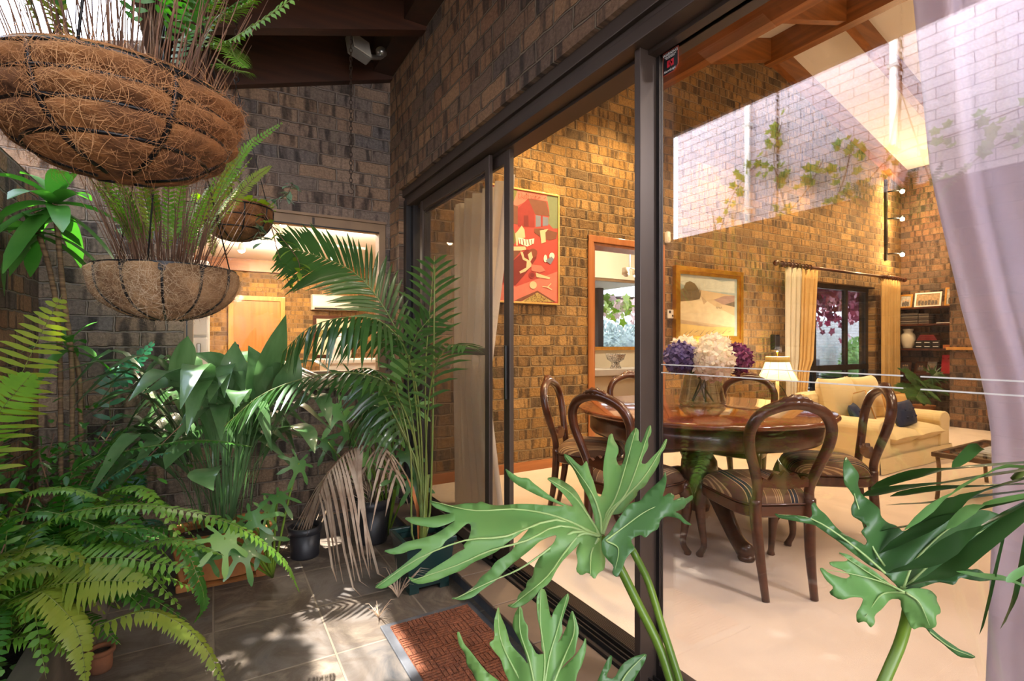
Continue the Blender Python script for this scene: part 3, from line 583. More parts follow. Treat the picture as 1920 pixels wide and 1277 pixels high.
def make_chair():
    t=thing('dining_chair','x','chair')
    # seat rail
    mb=MB(); n=36; vs=[]
    for z,g in ((.352,-.006),(.36,.004),(.405,.006),(.415,-.004)): vs+=[seat_out(i/n,g)+Vector((0,0,z)) for i in range(n)]
    fs=[(k*n+i,k*n+(i+1)%n,(k+1)*n+(i+1)%n,(k+1)*n+i) for k in range(3) for i in range(n)]; fs+=[list(range(n))[::-1],list(range(3*n,4*n))]
    mb.add(vs,fs,0,False); mb.obj('seat_rail',M['mahogany'],t)
    mb=MB(); vs=[]; rings=8
    for k in range(rings+1):
        q=k/rings; sc=cs(q*PI/2)**.45 if q<1 else 0; z=.41+.085*sn(q*PI/2)
        vs+=[Vector((seat_out(i/n,.004).x*sc,seat_out(i/n,.004).y*sc,z)) for i in range(n)]
    fs=[(k*n+i,k*n+(i+1)%n,(k+1)*n+(i+1)%n,(k+1)*n+i) for k in range(rings) for i in range(n)]
    mb.add(vs,fs,0,True); mb.obj('seat_cushion',SF,t)
    mb=MB(); mb.tube([seat_out(i/n,.008)+Vector((0,0,.416)) for i in range(n+1)],.005,5); mb.obj('piping',M['mahogany'],t)
    for sx in (-1,1):
        mb=MB(); pts=spline([(sx*.185,.185,.40),(sx*.205,.215,.31),(sx*.197,.212,.17),(sx*.186,.205,.07),(sx*.196,.228,.02),(sx*.2,.236,.0)],14)
        mb.tube(pts,[.036,.037,.035,.031,.027,.023,.02,.018,.0165,.016,.0165,.019,.022,.018],8); mb.obj('leg',M['mahogany'],t)
        mb=MB(); pts=spline([(sx*.112,-.262,.0),(sx*.118,-.225,.18),(sx*.128,-.205,.36),(sx*.128,-.206,.44)],10)
        mb.tube(pts,[.017,.018,.02,.022,.024,.025,.026,.027,.027,.026],8); mb.obj('leg',M['mahogany'],t)
    mb=MB()
    half=[(.128,-.206,.42),(.122,-.212,.49),(.148,-.232,.585),(.182,-.252,.68),(.188,-.27,.765),(.15,-.285,.835),(.075,-.295,.872),(0,-.30,.885)]
    path=[(-x,y,z) for x,y,z in half]+[(x,y,z) for x,y,z in half[::-1][1:]]
    pts=spline(path,40); rr=[.021+.005*abs(sn(PI*i/39))for i in range(40)]
    # flattened section: two offset tubes make a broad moulded hoop
    mb.tube(pts,rr,10); mb.obj('back_hoop',M['mahogany'],t)
    mb=MB(); pts=spline([(-.075,-.300,.884),(-.045,-.303,.897),(0,-.307,.906),(.045,-.303,.897),(.075,-.300,.884)],13)
    mb.tube(pts,[.012,.017,.014,.021,.016,.024,.018,.024,.016,.021,.014,.017,.012],8); mb.obj('carved_crest',M['mahogany'],t)
    mb=MB(); poly=[]
    for i in range(33):
        u=-1+2*i/32; top=.545+.018*cs(u*PI*1.0)+.010*cs(u*PI*5); poly.append((u*.125,top))
    poly+=[(u*.125,.487+.014*abs(u)) for u in (1,.5,0,-.5,-1)]
    mb.prism(poly,1,-.228,-.206); mb.obj('cross_rail',M['mahogany'],t)
    return t
CT=(2.66,2.2)
lab={-117:'balloon back chair nearest the glass pane with its carved back towards the courtyard',
 -48:'balloon back chair on the sofa side of the table with its back seen edge on',
 18:'balloon back chair behind the flower vase, only its arched crest above the table',
 72:'balloon back chair on the doorway side of the table half hidden by the bronze post',
 128:'balloon back chair against the brick wall under the red painting',
 190:'balloon back chair nearest the open door behind the large split leaf'}
ch0=make_chair(); first=True
for a,l in lab.items():
    o=ch0 if first else copy_tree(ch0); first=False
    r=.70; ra=math.radians(a); o.location=(CT[0]+r*cs(ra),CT[1]+r*sn(ra),0); o.rotation_euler=(0,0,ra+PI/2)
    o['label']=l; o['group']='balloon back chairs round the dining table'
t=thing('dining_table','round polished mahogany pedestal dining table','table',(CT[0],CT[1],0))
mb=MB(); mb.lathe([(0,.715),(.735,.715),(.752,.722),(.762,.733),(.757,.745),(.745,.75),(0,.7505)],(CT[0],CT[1],0),72); mb.obj('tabletop',M['mahogany_top'],t)
mb=MB(); mb.lathe([(.655,.60),(.675,.595),(.685,.61),(.682,.714),(.65,.714)],(CT[0],CT[1],0),72); mb.obj('apron',M['mahogany'],t)
mb=MB(); mb.lathe([(0,.10),(.06,.10),(.07,.14),(.055,.18),(.058,.24),(.085,.28),(.105,.31),(.112,.36),(.108,.41),(.085,.45),(.07,.47),(.082,.49),(.08,.52),(.066,.54),(.07,.58),(.10,.61),(.12,.65),(.12,.714),(0,.714)],(CT[0],CT[1],0),32); mb.obj('pedestal',M['mahogany'],t)
for a in (-114,6,126):
    ra=math.radians(a); mb=MB()
    pts=[(CT[0]+cs(ra)*r,CT[1]+sn(ra)*r,z) for r,z in [(.03,.27),(.12,.30),(.22,.26),(.32,.17),(.42,.085),(.50,.05),(.56,.045)]]
    pts=spline(pts,18); mb.tube(pts,[.06,.062,.064,.064,.062,.06,.057,.054,.05,.047,.044,.042,.041,.043,.046,.047,.044,.03],10); f=mb.obj('foot',M['mahogany'],t)
    mb=MB(); mb.lathe([(0,0),(.04,0),(.045,.012),(.03,.03),(0,.03)],(CT[0]+cs(ra)*.53,CT[1]+sn(ra)*.53,0),14); mb.obj('bun_foot',M['mahogany'],f)
# vase and hydrangeas
VC=Vector((2.76,2.26,.7506))
v=thing('glass_vase','wide clear glass vase of flower stems on the dining table','vase',VC)
mb=MB(); mb.lathe([(0,.0),(.135,.0),(.146,.012),(.146,.03),(.10,.235),(.105,.25),(.098,.235),(.139,.03),(.13,.02),(0,.018)],VC,40); mb.obj('glass_body',M['glass_green'],v)
def floret_ball(mb,c,r,n,size,mats,rr):
    for i in range(n):
        z=1-2*(i+.5)/n; a=i*2.39996; q=math.sqrt(1-z*z); d=Vector((q*cs(a),q*sn(a),z))
        d=(d+Vector((rr.uniform(-.12,.12),rr.uniform(-.12,.12),rr.uniform(-.12,.12)))).normalized()
        p=Vector(c)+Vector((d.x*r[0],d.y*r[1],d.z*r[2]))*rr.uniform(.8,1.12)
        e=d.orthogonal().normalized(); f=d.cross(e); th=rr.uniform(0,PI)
        for k in range(4):
            b=th+k*PI/2; w=(e*cs(b)+f*sn(b)); s2=(e*-sn(b)+f*cs(b)); sz=size*rr.uniform(.8,1.15); lift=d*sz*rr.uniform(-.1,.8)
            mb.add([p,p+w*sz*.55+s2*sz*.42+lift*.4,p+w*sz+lift,p+w*sz*.55-s2*sz*.42+lift*.4],[(0,1,2,3)],rr.randrange(mats),True)
wh=[pm('hydrangea_white',hx(250,248,240),hx(240,234,216),rough=.7,transl=.3),pm('hydrangea_cream',hx(240,238,220),hx(222,214,192),rough=.7,transl=.3),pm('hydrangea_blush',hx(244,234,222),hx(236,222,212),rough=.7,transl=.3)]
pu=[pm('hydrangea_blue',hx(112,100,160),hx(84,70,130),rough=.7,transl=.3),pm('hydrangea_violet',hx(70,52,100),hx(96,80,140),rough=.7,transl=.3),pm('hydrangea_lilac',hx(150,140,186),hx(110,96,150),rough=.7,transl=.3)]
mg=[pm('hydrangea_magenta',hx(128,48,112),hx(104,36,90),rough=.7,transl=.3),pm('hydrangea_plum',hx(88,36,86),hx(120,50,110),rough=.7,transl=.3),pm('hydrangea_rose',hx(180,104,150),hx(140,66,124),rough=.7,transl=.3)]
rr=random.Random(3)
fl=[('large cream white hydrangea bloom at the front of the vase',(1336,678,3.16),(.112,.112,.105),300,.033,wh),
 ('cream white hydrangea bloom at the top of the bouquet',(1340,652,3.36),(.095,.095,.08),200,.030,wh),
 ('small white hydrangea bloom at the upper left of the bouquet',(1284,652,3.42),(.08,.075,.066),150,.028,wh),
 ('blue violet hydrangea bloom at the left of the bouquet',(1276,671,3.22),(.095,.09,.085),170,.031,pu),
 ('magenta hydrangea bloom at the right of the bouquet',(1380,673,3.30),(.085,.085,.09),170,.031,mg)]
for i,(l,pp,r3,n,sz,mm) in enumerate(fl):
    c=P(*pp); f=thing('hydrangea',l,'flower',(c.x,c.y,c.z-r3[2]*.8),'hydrangeas in the glass vase')
    mb=MB(); mb.blob(c,(r3[0]*.76,r3[1]*.76,r3[2]*.76),0,14,9); floret_ball(mb,c,r3,n,sz,3,rr); mb.obj('bloom',mm,f)
    a=i*1.25+.4; base=VC+Vector((cs(a)*.07,sn(a)*.07,.022)); mb=MB()
    mid=VC+Vector((cs(a+2.5)*.02,sn(a+2.5)*.02,.20)); mb.tube(spline([base,mid,c],8),.006,6); mb.obj('stem',M['stalk'],f)
    d=Vector((c.x-VC.x,c.y-VC.y,0)); d=d.normalized() if d.length>.01 else Vector((-.6,-.8,0))
    for s in (-.7,.7):
        dd=Vector((d.x*cs(s)-d.y*sn(s),d.x*sn(s)+d.y*cs(s),0)); st=VC+Vector((0,0,.255))
        mb=MB(); mb.blade([st+dd*.02,st+dd*.08+Vector((0,0,.015)),st+dd*.13+Vector((0,0,-.01)),st+dd*.17+Vector((0,0,-.05))],[.012,.045,.042,.004],fold=.2); mb.obj('leaf',M['palm'],f)
# ---------------------------------------------------------------- paintings on the brick wall
Yp=YW-.035
def onW(px,py):
    r=(px-960)/FPX; k=Yp/(cs(TH)-r*sn(TH)); return (k*(sn(TH)+r*cs(TH)), HC-(py-HOR)/FPX*k)
def picture_frame(mb,x0,x1,z0,z1,w,y0,y1,mi=0):
    mb.box((x0,y0,z0),(x0+w,y1,z1),mi,.003); mb.box((x1-w,y0,z0),(x1,y1,z1),mi,.003); mb.box((x0+w,y0,z0),(x1-w,y1,z0+w),mi,.003); mb.box((x0+w,y0,z1-w),(x1-w,y1,z1),mi,.003)
rp_=thing('red_painting','tall red painting of children by a house in a pale frame on the brick wall','painting',(2.55,YW-.02,1.7))
x0,x1=onW(908,500)[0],onW(1049,500)[0]; z0=onW(1044,572)[1]; z1=onW(1049,366)[1]
mb=MB(); picture_frame(mb,x0,x1,z0,z1,.016,YW-.04,YW-.004); mb.obj('frame',pm('pale_gold_frame',hx(216,180,110),hx(200,160,90),rough=.3,metal=.5),rp_)
cols=dict(red=hx(172,66,58),coral=hx(196,108,92),dark=hx(112,34,32),maroon=hx(138,44,40),green=hx(110,108,58),sage=hx(112,120,88),skin=hx(208,176,138),cream=hx(228,220,196),blue=hx(112,116,130),brown=hx(110,66,48),ochre=hx(176,150,84),hair=hx(120,60,44))
names=list(cols); mats=[pm('paint_'+k,c,tuple(min(1,x*1.14) for x in c),scale=16,rough=.75) for k,c in cols.items()]
# canvas drawn as painted flat shapes; (u,v) measured in the photograph's crop of the picture
def uv(u,vv):
    px=940+u*120/638; py=340+vv*240/1277; return onW(px,py)
mb=MB(); mb.box((x0+.012,YW-.03,z0+.012),(x1-.012,YW-.01,z1-.012),names.index('red'))
lay=[0]
def shape(col,pts):
    lay[0]+=1; y=YW-.0303-lay[0]*.00012; q=[uv(*p) for p in pts]; mb.add([(a,y,b) for a,b in q],[list(range(len(q)))],names.index(col))
def ell(col,u,vv,a,b,n=16): shape(col,[(u+a*cs(2*PI*i/n),vv+b*sn(2*PI*i/n)) for i in range(n)])
shape('coral',[(-180,30),(560,150),(560,260),(470,200),(300,170),(170,240),(-180,240)])
shape('coral',[(-180,1000),(150,1050),(560,900),(555,1200),(-180,1190)])
shape('green',[(60,70),(165,90),(120,220),(110,420),(150,560),(140,620),(-20,640),(40,300)])
shape('green',[(-180,40),(-120,50),(-110,600),(-180,600)])
shape('sage',[(455,140),(565,150),(565,470),(520,470),(470,420),(480,300)])
shape('brown',[(120,230),(170,250),(165,430),(110,420)])
shape('maroon',[(165,270),(270,170),(335,290),(335,460),(165,450)])
shape('brown',[(270,170),(450,200),(485,350),(340,330)])
shape('blue',[(345,335),(470,360),(470,440),(345,455)]); shape('maroon',[(395,340),(415,345),(415,455),(395,455)])
shape('dark',[(225,340),(270,340),(275,450),(225,445)])
shape('brown',[(330,470),(420,470),(560,510),(550,570),(480,590),(400,560),(330,510)])
shape('dark',[(40,560),(120,590),(130,640),(45,640)])
shape('brown',[(-180,650),(120,650),(200,690),(60,860),(-180,860)])
shape('dark',[(-180,880),(50,850),(250,680),(360,690),(350,770),(260,900),(140,1040),(-180,960)])
shape('skin',[(160,500),(205,440),(232,480),(240,560),(170,580),(165,640),(150,640),(140,520)])
shape('cream',[(170,560),(260,580),(330,570),(325,620),(260,650),(180,620)])
for k in range(5): shape('hair',[(185+k*28,572+k*2),(193+k*28,574+k*2),(200+k*28,632+k),(192+k*28,632+k)])
shape('skin',[(110,650),(240,650),(250,680),(200,690),(120,690)])
shape('skin',[(385,490),(470,475),(440,510),(445,605),(400,620)])
ell('hair',315,715,45,45); shape('skin',[(265,730),(300,700),(315,760),(290,800),(310,840),(240,900),(190,920),(180,900),(250,860),(255,800),(215,780),(190,700),(215,705),(230,760),(280,790)])
shape('coral',[(300,830),(400,840),(440,890),(380,910),(300,890)]); ell('maroon',308,935,32,32); ell('dark',308,935,20,22)
shape('skin',[(345,910),(400,930),(490,960),(480,975),(350,955)])
ell('cream',505,745,26,34); ell('cream',440,770,17,38); shape('blue',[(440,790),(500,750),(525,775),(490,830)])
ell('skin',318,1035,36,38); shape('skin',[(410,1045),(460,1050),(495,1015),(500,1022),(470,1052),(510,1080),(500,1084),(455,1058),(410,1055)])
shape('brown',[(130,1190),(360,1090),(545,1205),(500,1205),(360,1110),(190,1195)]); shape('ochre',[(200,1200),(360,1110),(520,1208)])
shape('skin',[(55,810),(100,800),(85,850),(45,870)])
mb.obj('canvas',mats,rp_)
rng=random.Random(5); mb=MB()
for i in range(170):
    u,vv=rng.uniform(170,440),rng.uniform(85,175)
    if vv<70+(u-60)*.16+20: continue
    a,b=uv(u,vv); mb.add([(a-.004,YW-.0375,b),(a,YW-.0375,b-.004),(a+.004,YW-.0375,b),(a,YW-.0375,b+.004)],[(0,1,2,3)])
for i in range(200):
    u=rng.uniform(225,505); vv=rng.uniform(1120,1205)
    if vv<1112+abs(u-360)*.62: continue
    a,b=uv(u,vv); mb.add([(a-.003,YW-.0375,b),(a,YW-.0375,b-.006),(a+.003,YW-.0375,b),(a,YW-.0375,b+.006)],[(0,1,2,3)])
mb.obj('leaf_dabs',mats[names.index('brown')],rp_)
dp=thing('dune_painting','gilt framed painting of a grassy sand dune','painting',(4.85,YW-.02,1.58))
x0,z1=onW(1264.5,497); x1,_=onW(1391,505); z0=onW(1330,644)[1]; z1=onW(1270,498)[1]
mb=MB(); picture_frame(mb,x0,x1,z0,z1,.05,YW-.06,YW-.004); picture_frame(mb,x0+.05,x1-.05,z0+.05,z1-.05,.035,YW-.045,YW-.008); mb.obj('frame',M['gold'],dp)
def duv(u,vv): return onW(920+u*520/1703,330+vv*390/1277)
cd=dict(sky=hx(148,158,148),cloud=hx(180,180,162),sand=hx(186,160,118),sandlit=hx(202,182,142),shade=hx(172,146,108),yellow=hx(204,172,96),grass=hx(112,92,52),far=hx(150,120,104),dark=hx(96,84,62))
names=list(cd); mats=[pm('dune_'+k,c,tuple(x*.86 for x in c),scale=9,rough=.7,stretch=(1,1,2)) for k,c in cd.items()]
mb=MB(); mb.box((x0+.07,YW-.03,z0+.07),(x1-.07,YW-.01,z1-.07),0); lay=[0]
def shape(col,pts):
    lay[0]+=1; y=YW-.0303-lay[0]*.00015; q=[duv(*p) for p in pts]; mb.add([(a,y,b) for a,b in q],[list(range(len(q)))],names.index(col))
shape('cloud',[(1165,610),(1300,610),(1420,650),(1500,640),(1500,720),(1280,700),(1165,660)])
shape('sand',[(1162,700),(1230,690),(1500,735),(1498,985),(1162,985)])
shape('far',[(1370,760),(1440,735),(1500,735),(1500,800),(1430,790)])
shape('dark',[(1440,790),(1500,770),(1500,805)])
shape('sandlit',[(1162,770),(1290,740),(1380,800),(1500,860),(1500,930),(1162,880)])
shape('shade',[(1162,880),(1300,910),(1500,945),(1500,960),(1162,930)])
shape('yellow',[(1162,905),(1330,925),(1497,930),(1497,988),(1162,988)])
shape('shade',[(1290,730),(1330,770),(1310,790)])
shape('grass',[(1162,770),(1162,700),(1185,690),(1200,655),(1225,645),(1255,660),(1275,690),(1290,730),(1285,755),(1240,765)])
for i in range(60):
    u=1165+i*2; shape('grass' if i%3 else 'dark',[(u,750-rng.uniform(0,20)),(u+2,750),(u+6+rng.uniform(-3,6),665+abs(u-1225)*.5-rng.uniform(0,28))])
for i in range(9): shape('dark',[(1180+i*34,975-i%3*8),(1184+i*34,977-i%3*8),(1215+i*34,945-i%2*9)])
for i in range(5): shape('dark',[(1380+i*8,805+i%2*5),(1384+i*8,803),(1385+i*8,820)])
mb.obj('canvas',mats,dp)
# wall fittings
tp=thing('thermostat','small white thermostat on the brick wall left of the dune painting','thermostat',(4.27,YW-.01,1.48))
mb=MB(); mb.box((4.225,YW-.022,1.42),(4.32,YW-.001,1.515),0,.004); mb.obj('body',M['white'],tp)
mb=MB(); mb.box((4.235,YW-.024,1.475),(4.265,YW-.021,1.505)); mb.box((4.28,YW-.024,1.44),(4.30,YW-.021,1.46)); mb.obj('display',M['alum'],tp)
ms=thing('motion_sensor','white motion sensor above the doorway corner','sensor',(4.21,YW-.02,2.29))
mb=MB(); mb.box((4.185,YW-.05,2.23),(4.235,YW-.001,2.35),0,.012); mb.obj('body',M['white'],ms)
mb=MB(); mb.box((4.193,YW-.056,2.245),(4.227,YW-.049,2.29),0,.003); mb.obj('lens',M['cream_paint'],ms)
bs=thing('wall_speaker','small black box on the brick wall above the lamp','speaker',(6.1,YW-.03,1.17))
mb=MB(); mb.box((6.06,YW-.07,1.07),(6.15,YW-.001,1.26),0,.006); mb.obj('cabinet',M['black'],bs)
mb=MB(); mb.box((6.055,YW-.076,1.085),(6.145,YW-.069,1.245),0,.002); mb.obj('grille',M['pot_black'],bs)
# ---------------------------------------------------------------- curtains
rod=thing('curtain_rod','dark timber curtain rod over the far window','curtain rod',(7.7,3.8,2.145))
mb=MB(); mb.tube([(6.0,3.80,2.145),(9.32,3.80,2.145)],.02,10); mb.obj('pole',M['mahogany'],rod)
for x in (6.0,9.32):
    mb=MB(); mb.blob((x,3.80,2.145),(.04,.038,.038)); mb.obj('finial',M['mahogany'],rod)
for x in (6.25,9.2):
    mb=MB(); mb.box((x,3.80,2.13),(x+.03,YW-.001,2.16)); mb.obj('bracket',M['mahogany'],rod)
ringpro=None
for x in [6.12+i*.075 for i in range(9)]+[8.62+i*.07 for i in range(9)]:
    if ringpro is None:
        mb=MB(); mb.tube([(0,cs(2*PI*i/14)*.034,sn(2*PI*i/14)*.034) for i in range(15)],.007,5,caps=False); ringpro=mb.obj('curtain_ring',M['mahogany']); o=ringpro
    else: o=ringpro.copy(); C.objects.link(o)
    o.location=(x,3.80,2.14); tag(o,'dark timber ring on the curtain rod over the far window','ring','curtain rings on the far rod')
def drape(name,label,fx,z0,z1,pleats,amp,y,mats,axis=0,cat='curtain',n=90,nz=16,group=None,hem=None,split=None):
    """fx(z)->(a,b) horizontal extent along axis; pleated hanging cloth, with thickness"""
    t=thing(name,label,cat,(0,0,0),group)
    def mk(u0,u1,off):
        def fn(u,v):
            z=lerp(z0,z1,v); a,b=fx(z); uu=lerp(u0,u1,u); q=lerp(a,b,uu); ph=uu*pleats*2*PI
            d=amp*(sn(ph)+.35*sn(2.3*ph+1+2*v))*(.75+.25*v)+off
            return Vector((q,y+d,z)) if axis==0 else Vector((y+d,q,z))
        return fn
    parts=[(0,1,'cloth',mats[0])] if split is None else [(0,split,'lining',mats[1]),(split,1,'cloth',mats[0])]
    for u0,u1,nm,m in parts:
        mb=MB(); k=int(n*(u1-u0))+4; mb.grid(mk(u0,u1,0),k,nz); o=mb.obj(nm,m,t)
        sd=o.modifiers.new('thickness','SOLIDIFY'); sd.thickness=.004
    return t
xsl=lambda z: (6.20,lerp(6.72,6.90,min(1,max(0,(z-.2)/1.9)))) if z>.9 else (6.22,lerp(6.55,6.72,z/.9))
drape('far_curtain','pale and gold curtain hanging at the left of the far window',xsl,.02,2.11,7,.022,3.80,[M['curt_gold'],M['curt_pale']],split=.5)
drape('far_curtain','gold curtain hanging at the right of the far window by the bookshelf',lambda z:(8.60,9.14),.02,2.11,8,.022,3.79,[M['curt_gold']])
# big pale drape inside the fixed pane, pulled back at waist height
prof=[(2.16,.60),(2.0,.589),(1.563,.556),(1.39,.5255),(1.2,.4906),(1.083,.462),(.967,.444),(.8,.44),(.40,.451),(.02,.47)]
def near_edge(z):
    for (za,ya),(zb,yb) in zip(prof[:-1],prof[1:]):
        if zb<=z<=za: return lerp(ya,yb,(za-z)/(za-zb))
    return prof[0][1]
drape('tied_drape','tall grey lilac drape hanging inside the fixed pane at the right','curtain' and (lambda z:(near_edge(z),-.62)),.02,2.16,7,.042,1.485,[M['curt_grey']],axis=1,n=170,nz=30)
def sh(z):
    t=max(0,min(1,(z-.86)/1.25)) if z>.86 else max(0,min(1,(.86-z)/.86))
    return (3.40, lerp(2.86,2.55,t) if z>.86 else lerp(2.86,2.62,t))
drape('sheer_curtain','sheer beige curtain gathered behind the fly screen of the sliding door',sh,.02,2.13,6,.03,1.50,[M['sheer']],axis=1,n=90,nz=26)
# ---------------------------------------------------------------- lamp, sofa, coffee table
lc=Vector((5.42,3.42,0))
lp=thing('floor_lamp','lit floor lamp with a cream pleated bell shade against the brick wall','lamp',lc)
mb=MB(); mb.lathe([(0,0),(.13,0),(.135,.015),(.10,.03),(.03,.05),(0,.05)],lc,24); mb.obj('base',M['steel'],lp)
mb=MB(); mb.tube([lc+Vector((0,0,.04)),lc+Vector((0,0,.80))],.018,10); mb.obj('pole',M['cream_paint'],lp)
mb=MB(); n=32; prf=[(.215,.745),(.205,.755),(.165,.83),(.135,.90),(.122,.95),(.118,1.0)]
mb.lathe(prf,lc,n,0,True); s_=mb.obj('lamp_shade',M['lampshade'],lp)
mb=MB()
for k in range(10):
    a=2*PI*k/10; mb.tube([lc+Vector((cs(a)*(r+.001),sn(a)*(r+.001),z)) for r,z in prf],.0022,4)
mb.tube([lc+Vector((cs(2*PI*i/32)*.216,sn(2*PI*i/32)*.216,.746)) for i in range(33)],.004,5,caps=False); mb.obj('shade_rib',M['gold'],s_)
mb=MB(); mb.lathe([(.127,.945),(.123,.97),(.121,1.003),(.117,1.003)],lc,32); mb.obj('shade_band',pm('band_gold',hx(206,184,120),hx(180,150,80),stretch=(30,30,1)),s_)
mb=MB(); mb.tube([lc+Vector((0,0,1.0)),lc+Vector((0,0,1.05))],.004,6); mb.blob(lc+Vector((0,0,1.05)),(.012,.012,.015)); mb.obj('finial',M['gold'],lp)
mb=MB(); mb.blob(lc+Vector((0,0,.87)),(.03,.03,.045)); mb.obj('bulb',emit('lamp_bulb',(1,.8,.5),12),lp)
mb=MB(); mb.tube(spline([lc+Vector((.02,0,.7)),lc+Vector((.12,.0,.62)),lc+Vector((.22,.0,.5))],8),.004,5); mb.obj('cord',M['wire'],lp)
sx0,sx1,sy0,sy1=5.0,6.45,2.22,3.05
sf=thing('sofa','cream two seat sofa with rolled arms and skirt under the far window','sofa',(5.72,2.62,0))
mb=MB(); mb.box((sx0+.1,sy0+.03,.10),(sx1-.1,sy1,.24),0,.02); mb.obj('base',M['sofa'],sf)
mb=MB(); n=120
def skirt(u,v):
    per=2*(sx1-sx0)+2*(sy1-sy0); d=u*per; w=.006*sn(u*44); k=.012*(1-v)
    if d<sx1-sx0: p=(sx0+d,sy0-k-w)
    elif d<sx1-sx0+sy1-sy0: p=(sx1+k+w,sy0+d-(sx1-sx0))
    elif d<2*(sx1-sx0)+sy1-sy0: p=(sx1-(d-(sx1-sx0)-(sy1-sy0)),sy1+k)
    else: p=(sx0-k-w,sy1-(d-2*(sx1-sx0)-(sy1-sy0)))
    return Vector((p[0],p[1],lerp(.005,.14,v)))
mb.grid(skirt,n,3); mb.obj('skirt',M['sofa'],sf)
for xa in (sx0,sx1-.24):
    mb=MB(); prof_=[(xa+.02,.12),(xa+.02,.34)]+[(xa+.12+.125*cs(a),.375+.095*sn(a)) for a in [PI-.1-i*(PI-.2)/12 for i in range(13)]]+[(xa+.22,.34),(xa+.22,.12)]
    mb.prism(prof_,1,sy0+.01,sy1-.05); o=mb.obj('arm',M['sofa'],sf); bv=o.modifiers.new('b','BEVEL'); bv.width=.012; bv.segments=2; bv.limit_method='ANGLE'
mb=MB(); mb.box((sx0+.06,sy1-.18,.14),(sx1-.06,sy1,.66),0,.06); mb.obj('back_frame',M['sofa'],sf)
w2=(sx1-sx0-.46)/2
for k in range(2):
    cx=sx0+.23+w2*(k+.5)
    mb=MB(); mb.pillow((cx,sy0+.33,.295),w2*.53,.37,.085,pw=.25); mb.obj('seat_cushion',M['sofa'],sf)
    mb=MB(); rot=Matrix.Rotation(math.radians(78),3,'X'); mb.pillow((cx,sy1-.24,.56),w2*.56,.25,.12,rot,pw=.3); mb.obj('back_cushion',M['sofa'],sf)
def cushion(name,label,c,sx,sy,sz,ang,mat,tuft=False):
    t=thing(name,label,'cushion',c,'scatter cushions on the cream sofa')
    rot=Matrix.Rotation(math.radians(ang[2]),3,'Z')@Matrix.Rotation(math.radians(ang[0]),3,'X')@Matrix.Rotation(math.radians(ang[1]),3,'Y')
    mb=MB(); mb.pillow(c,sx,sy,sz,rot,pw=.4); mb.obj('cover',mat,t)
    if tuft:
        for u in (-.45,0,.45):
            for v in (-.3,.3):
                mb=MB(); p=Vector(c)+rot@Vector((u*sx,v*sy,sz*.93)); mb.blob(p,(.012,.012,.012),0,8,5); mb.obj('button',M['blue_cush'],t)
    else:
        mb=MB(); pts=[(-1,-1),(1,-1),(1,1),(-1,1),(-1,-1)]; mb.tube([Vector(c)+rot@Vector((a*sx*.98,b*sy*.98,0)) for a,b in pts],.006,5); mb.obj('piping',M['timber_gold'],t)
cushion('scatter_cushion','wide navy buttoned cushion at the front of the sofa seat',(5.78,2.36,.47),.24,.125,.06,(74,0,6),M['blue_cush'],True)
cushion('scatter_cushion','navy cushion peeping out beside the left sofa arm',(5.30,2.55,.46),.16,.12,.05,(66,0,20),M['blue_cush'],True)
cushion('scatter_cushion','striped beige cushion leaning behind the navy buttoned cushion',(6.06,2.53,.48),.17,.17,.05,(70,12,-24),M['curt_gold'])
cushion('scatter_cushion','cream patterned cushion standing between the two navy cushions',(5.55,2.62,.50),.17,.17,.05,(72,45,8),M['curt_pale'])
ct=thing('coffee_table','bronze framed glass coffee table beside the pale drape','table',(5.05,1.3,0))
bronze=pm('bronze_frame',hx(120,96,66),hx(92,72,50),rough=.35,metal=.7)
cx0,cx1,cy0,cy1=4.58,5.55,.95,1.70
mb=MB(); mb.box((cx0,cy0,.315),(cx0+.035,cy1,.35),0,.006); mb.box((cx1-.035,cy0,.315),(cx1,cy1,.35),0,.006); mb.box((cx0+.035,cy0,.315),(cx1-.035,cy0+.035,.35),0,.006); mb.box((cx0+.035,cy1-.035,.315),(cx1-.035,cy1,.35),0,.006); mb.obj('frame',bronze,ct)
mb=MB(); mb.box((cx0+.035,cy0+.035,.335),(cx1-.035,cy1-.035,.346)); mb.obj('glass_top',glass('table_glass',.10,(.8,.85,.82),1.2),ct)
for x in (cx0+.03,cx1-.03):
    for y in (cy0+.03,cy1-.03):
        dx=.05 if x<5 else -.05
        mb=MB(); mb.tube(spline([(x,y,.32),(x+dx*.5,y,.22),(x+dx*.3,y,.10),(x-dx*.2,y,0)],10),.014,8); mb.obj('leg',bronze,ct)
for i,(x,y,l) in enumerate(((4.98,1.42,'white magazine lying open on the glass coffee table'),(5.2,1.2,'pale magazine lying beside the drape on the glass coffee table'))):
    b=thing('magazine',l,'magazine',(x,y,.35),'magazines on the coffee table')
    mb=MB(); mb.box((x-.15,y-.11,.3505),(x+.15,y+.11,.36)); mb.obj('pages',M['white'],b)
    mb=MB(); mb.box((x-.152,y-.112,.36),(x+.152,y+.112,.3625)); mb.obj('cover',pm('cover_grey',hx(206,206,200),hx(160,164,160),scale=11),b)
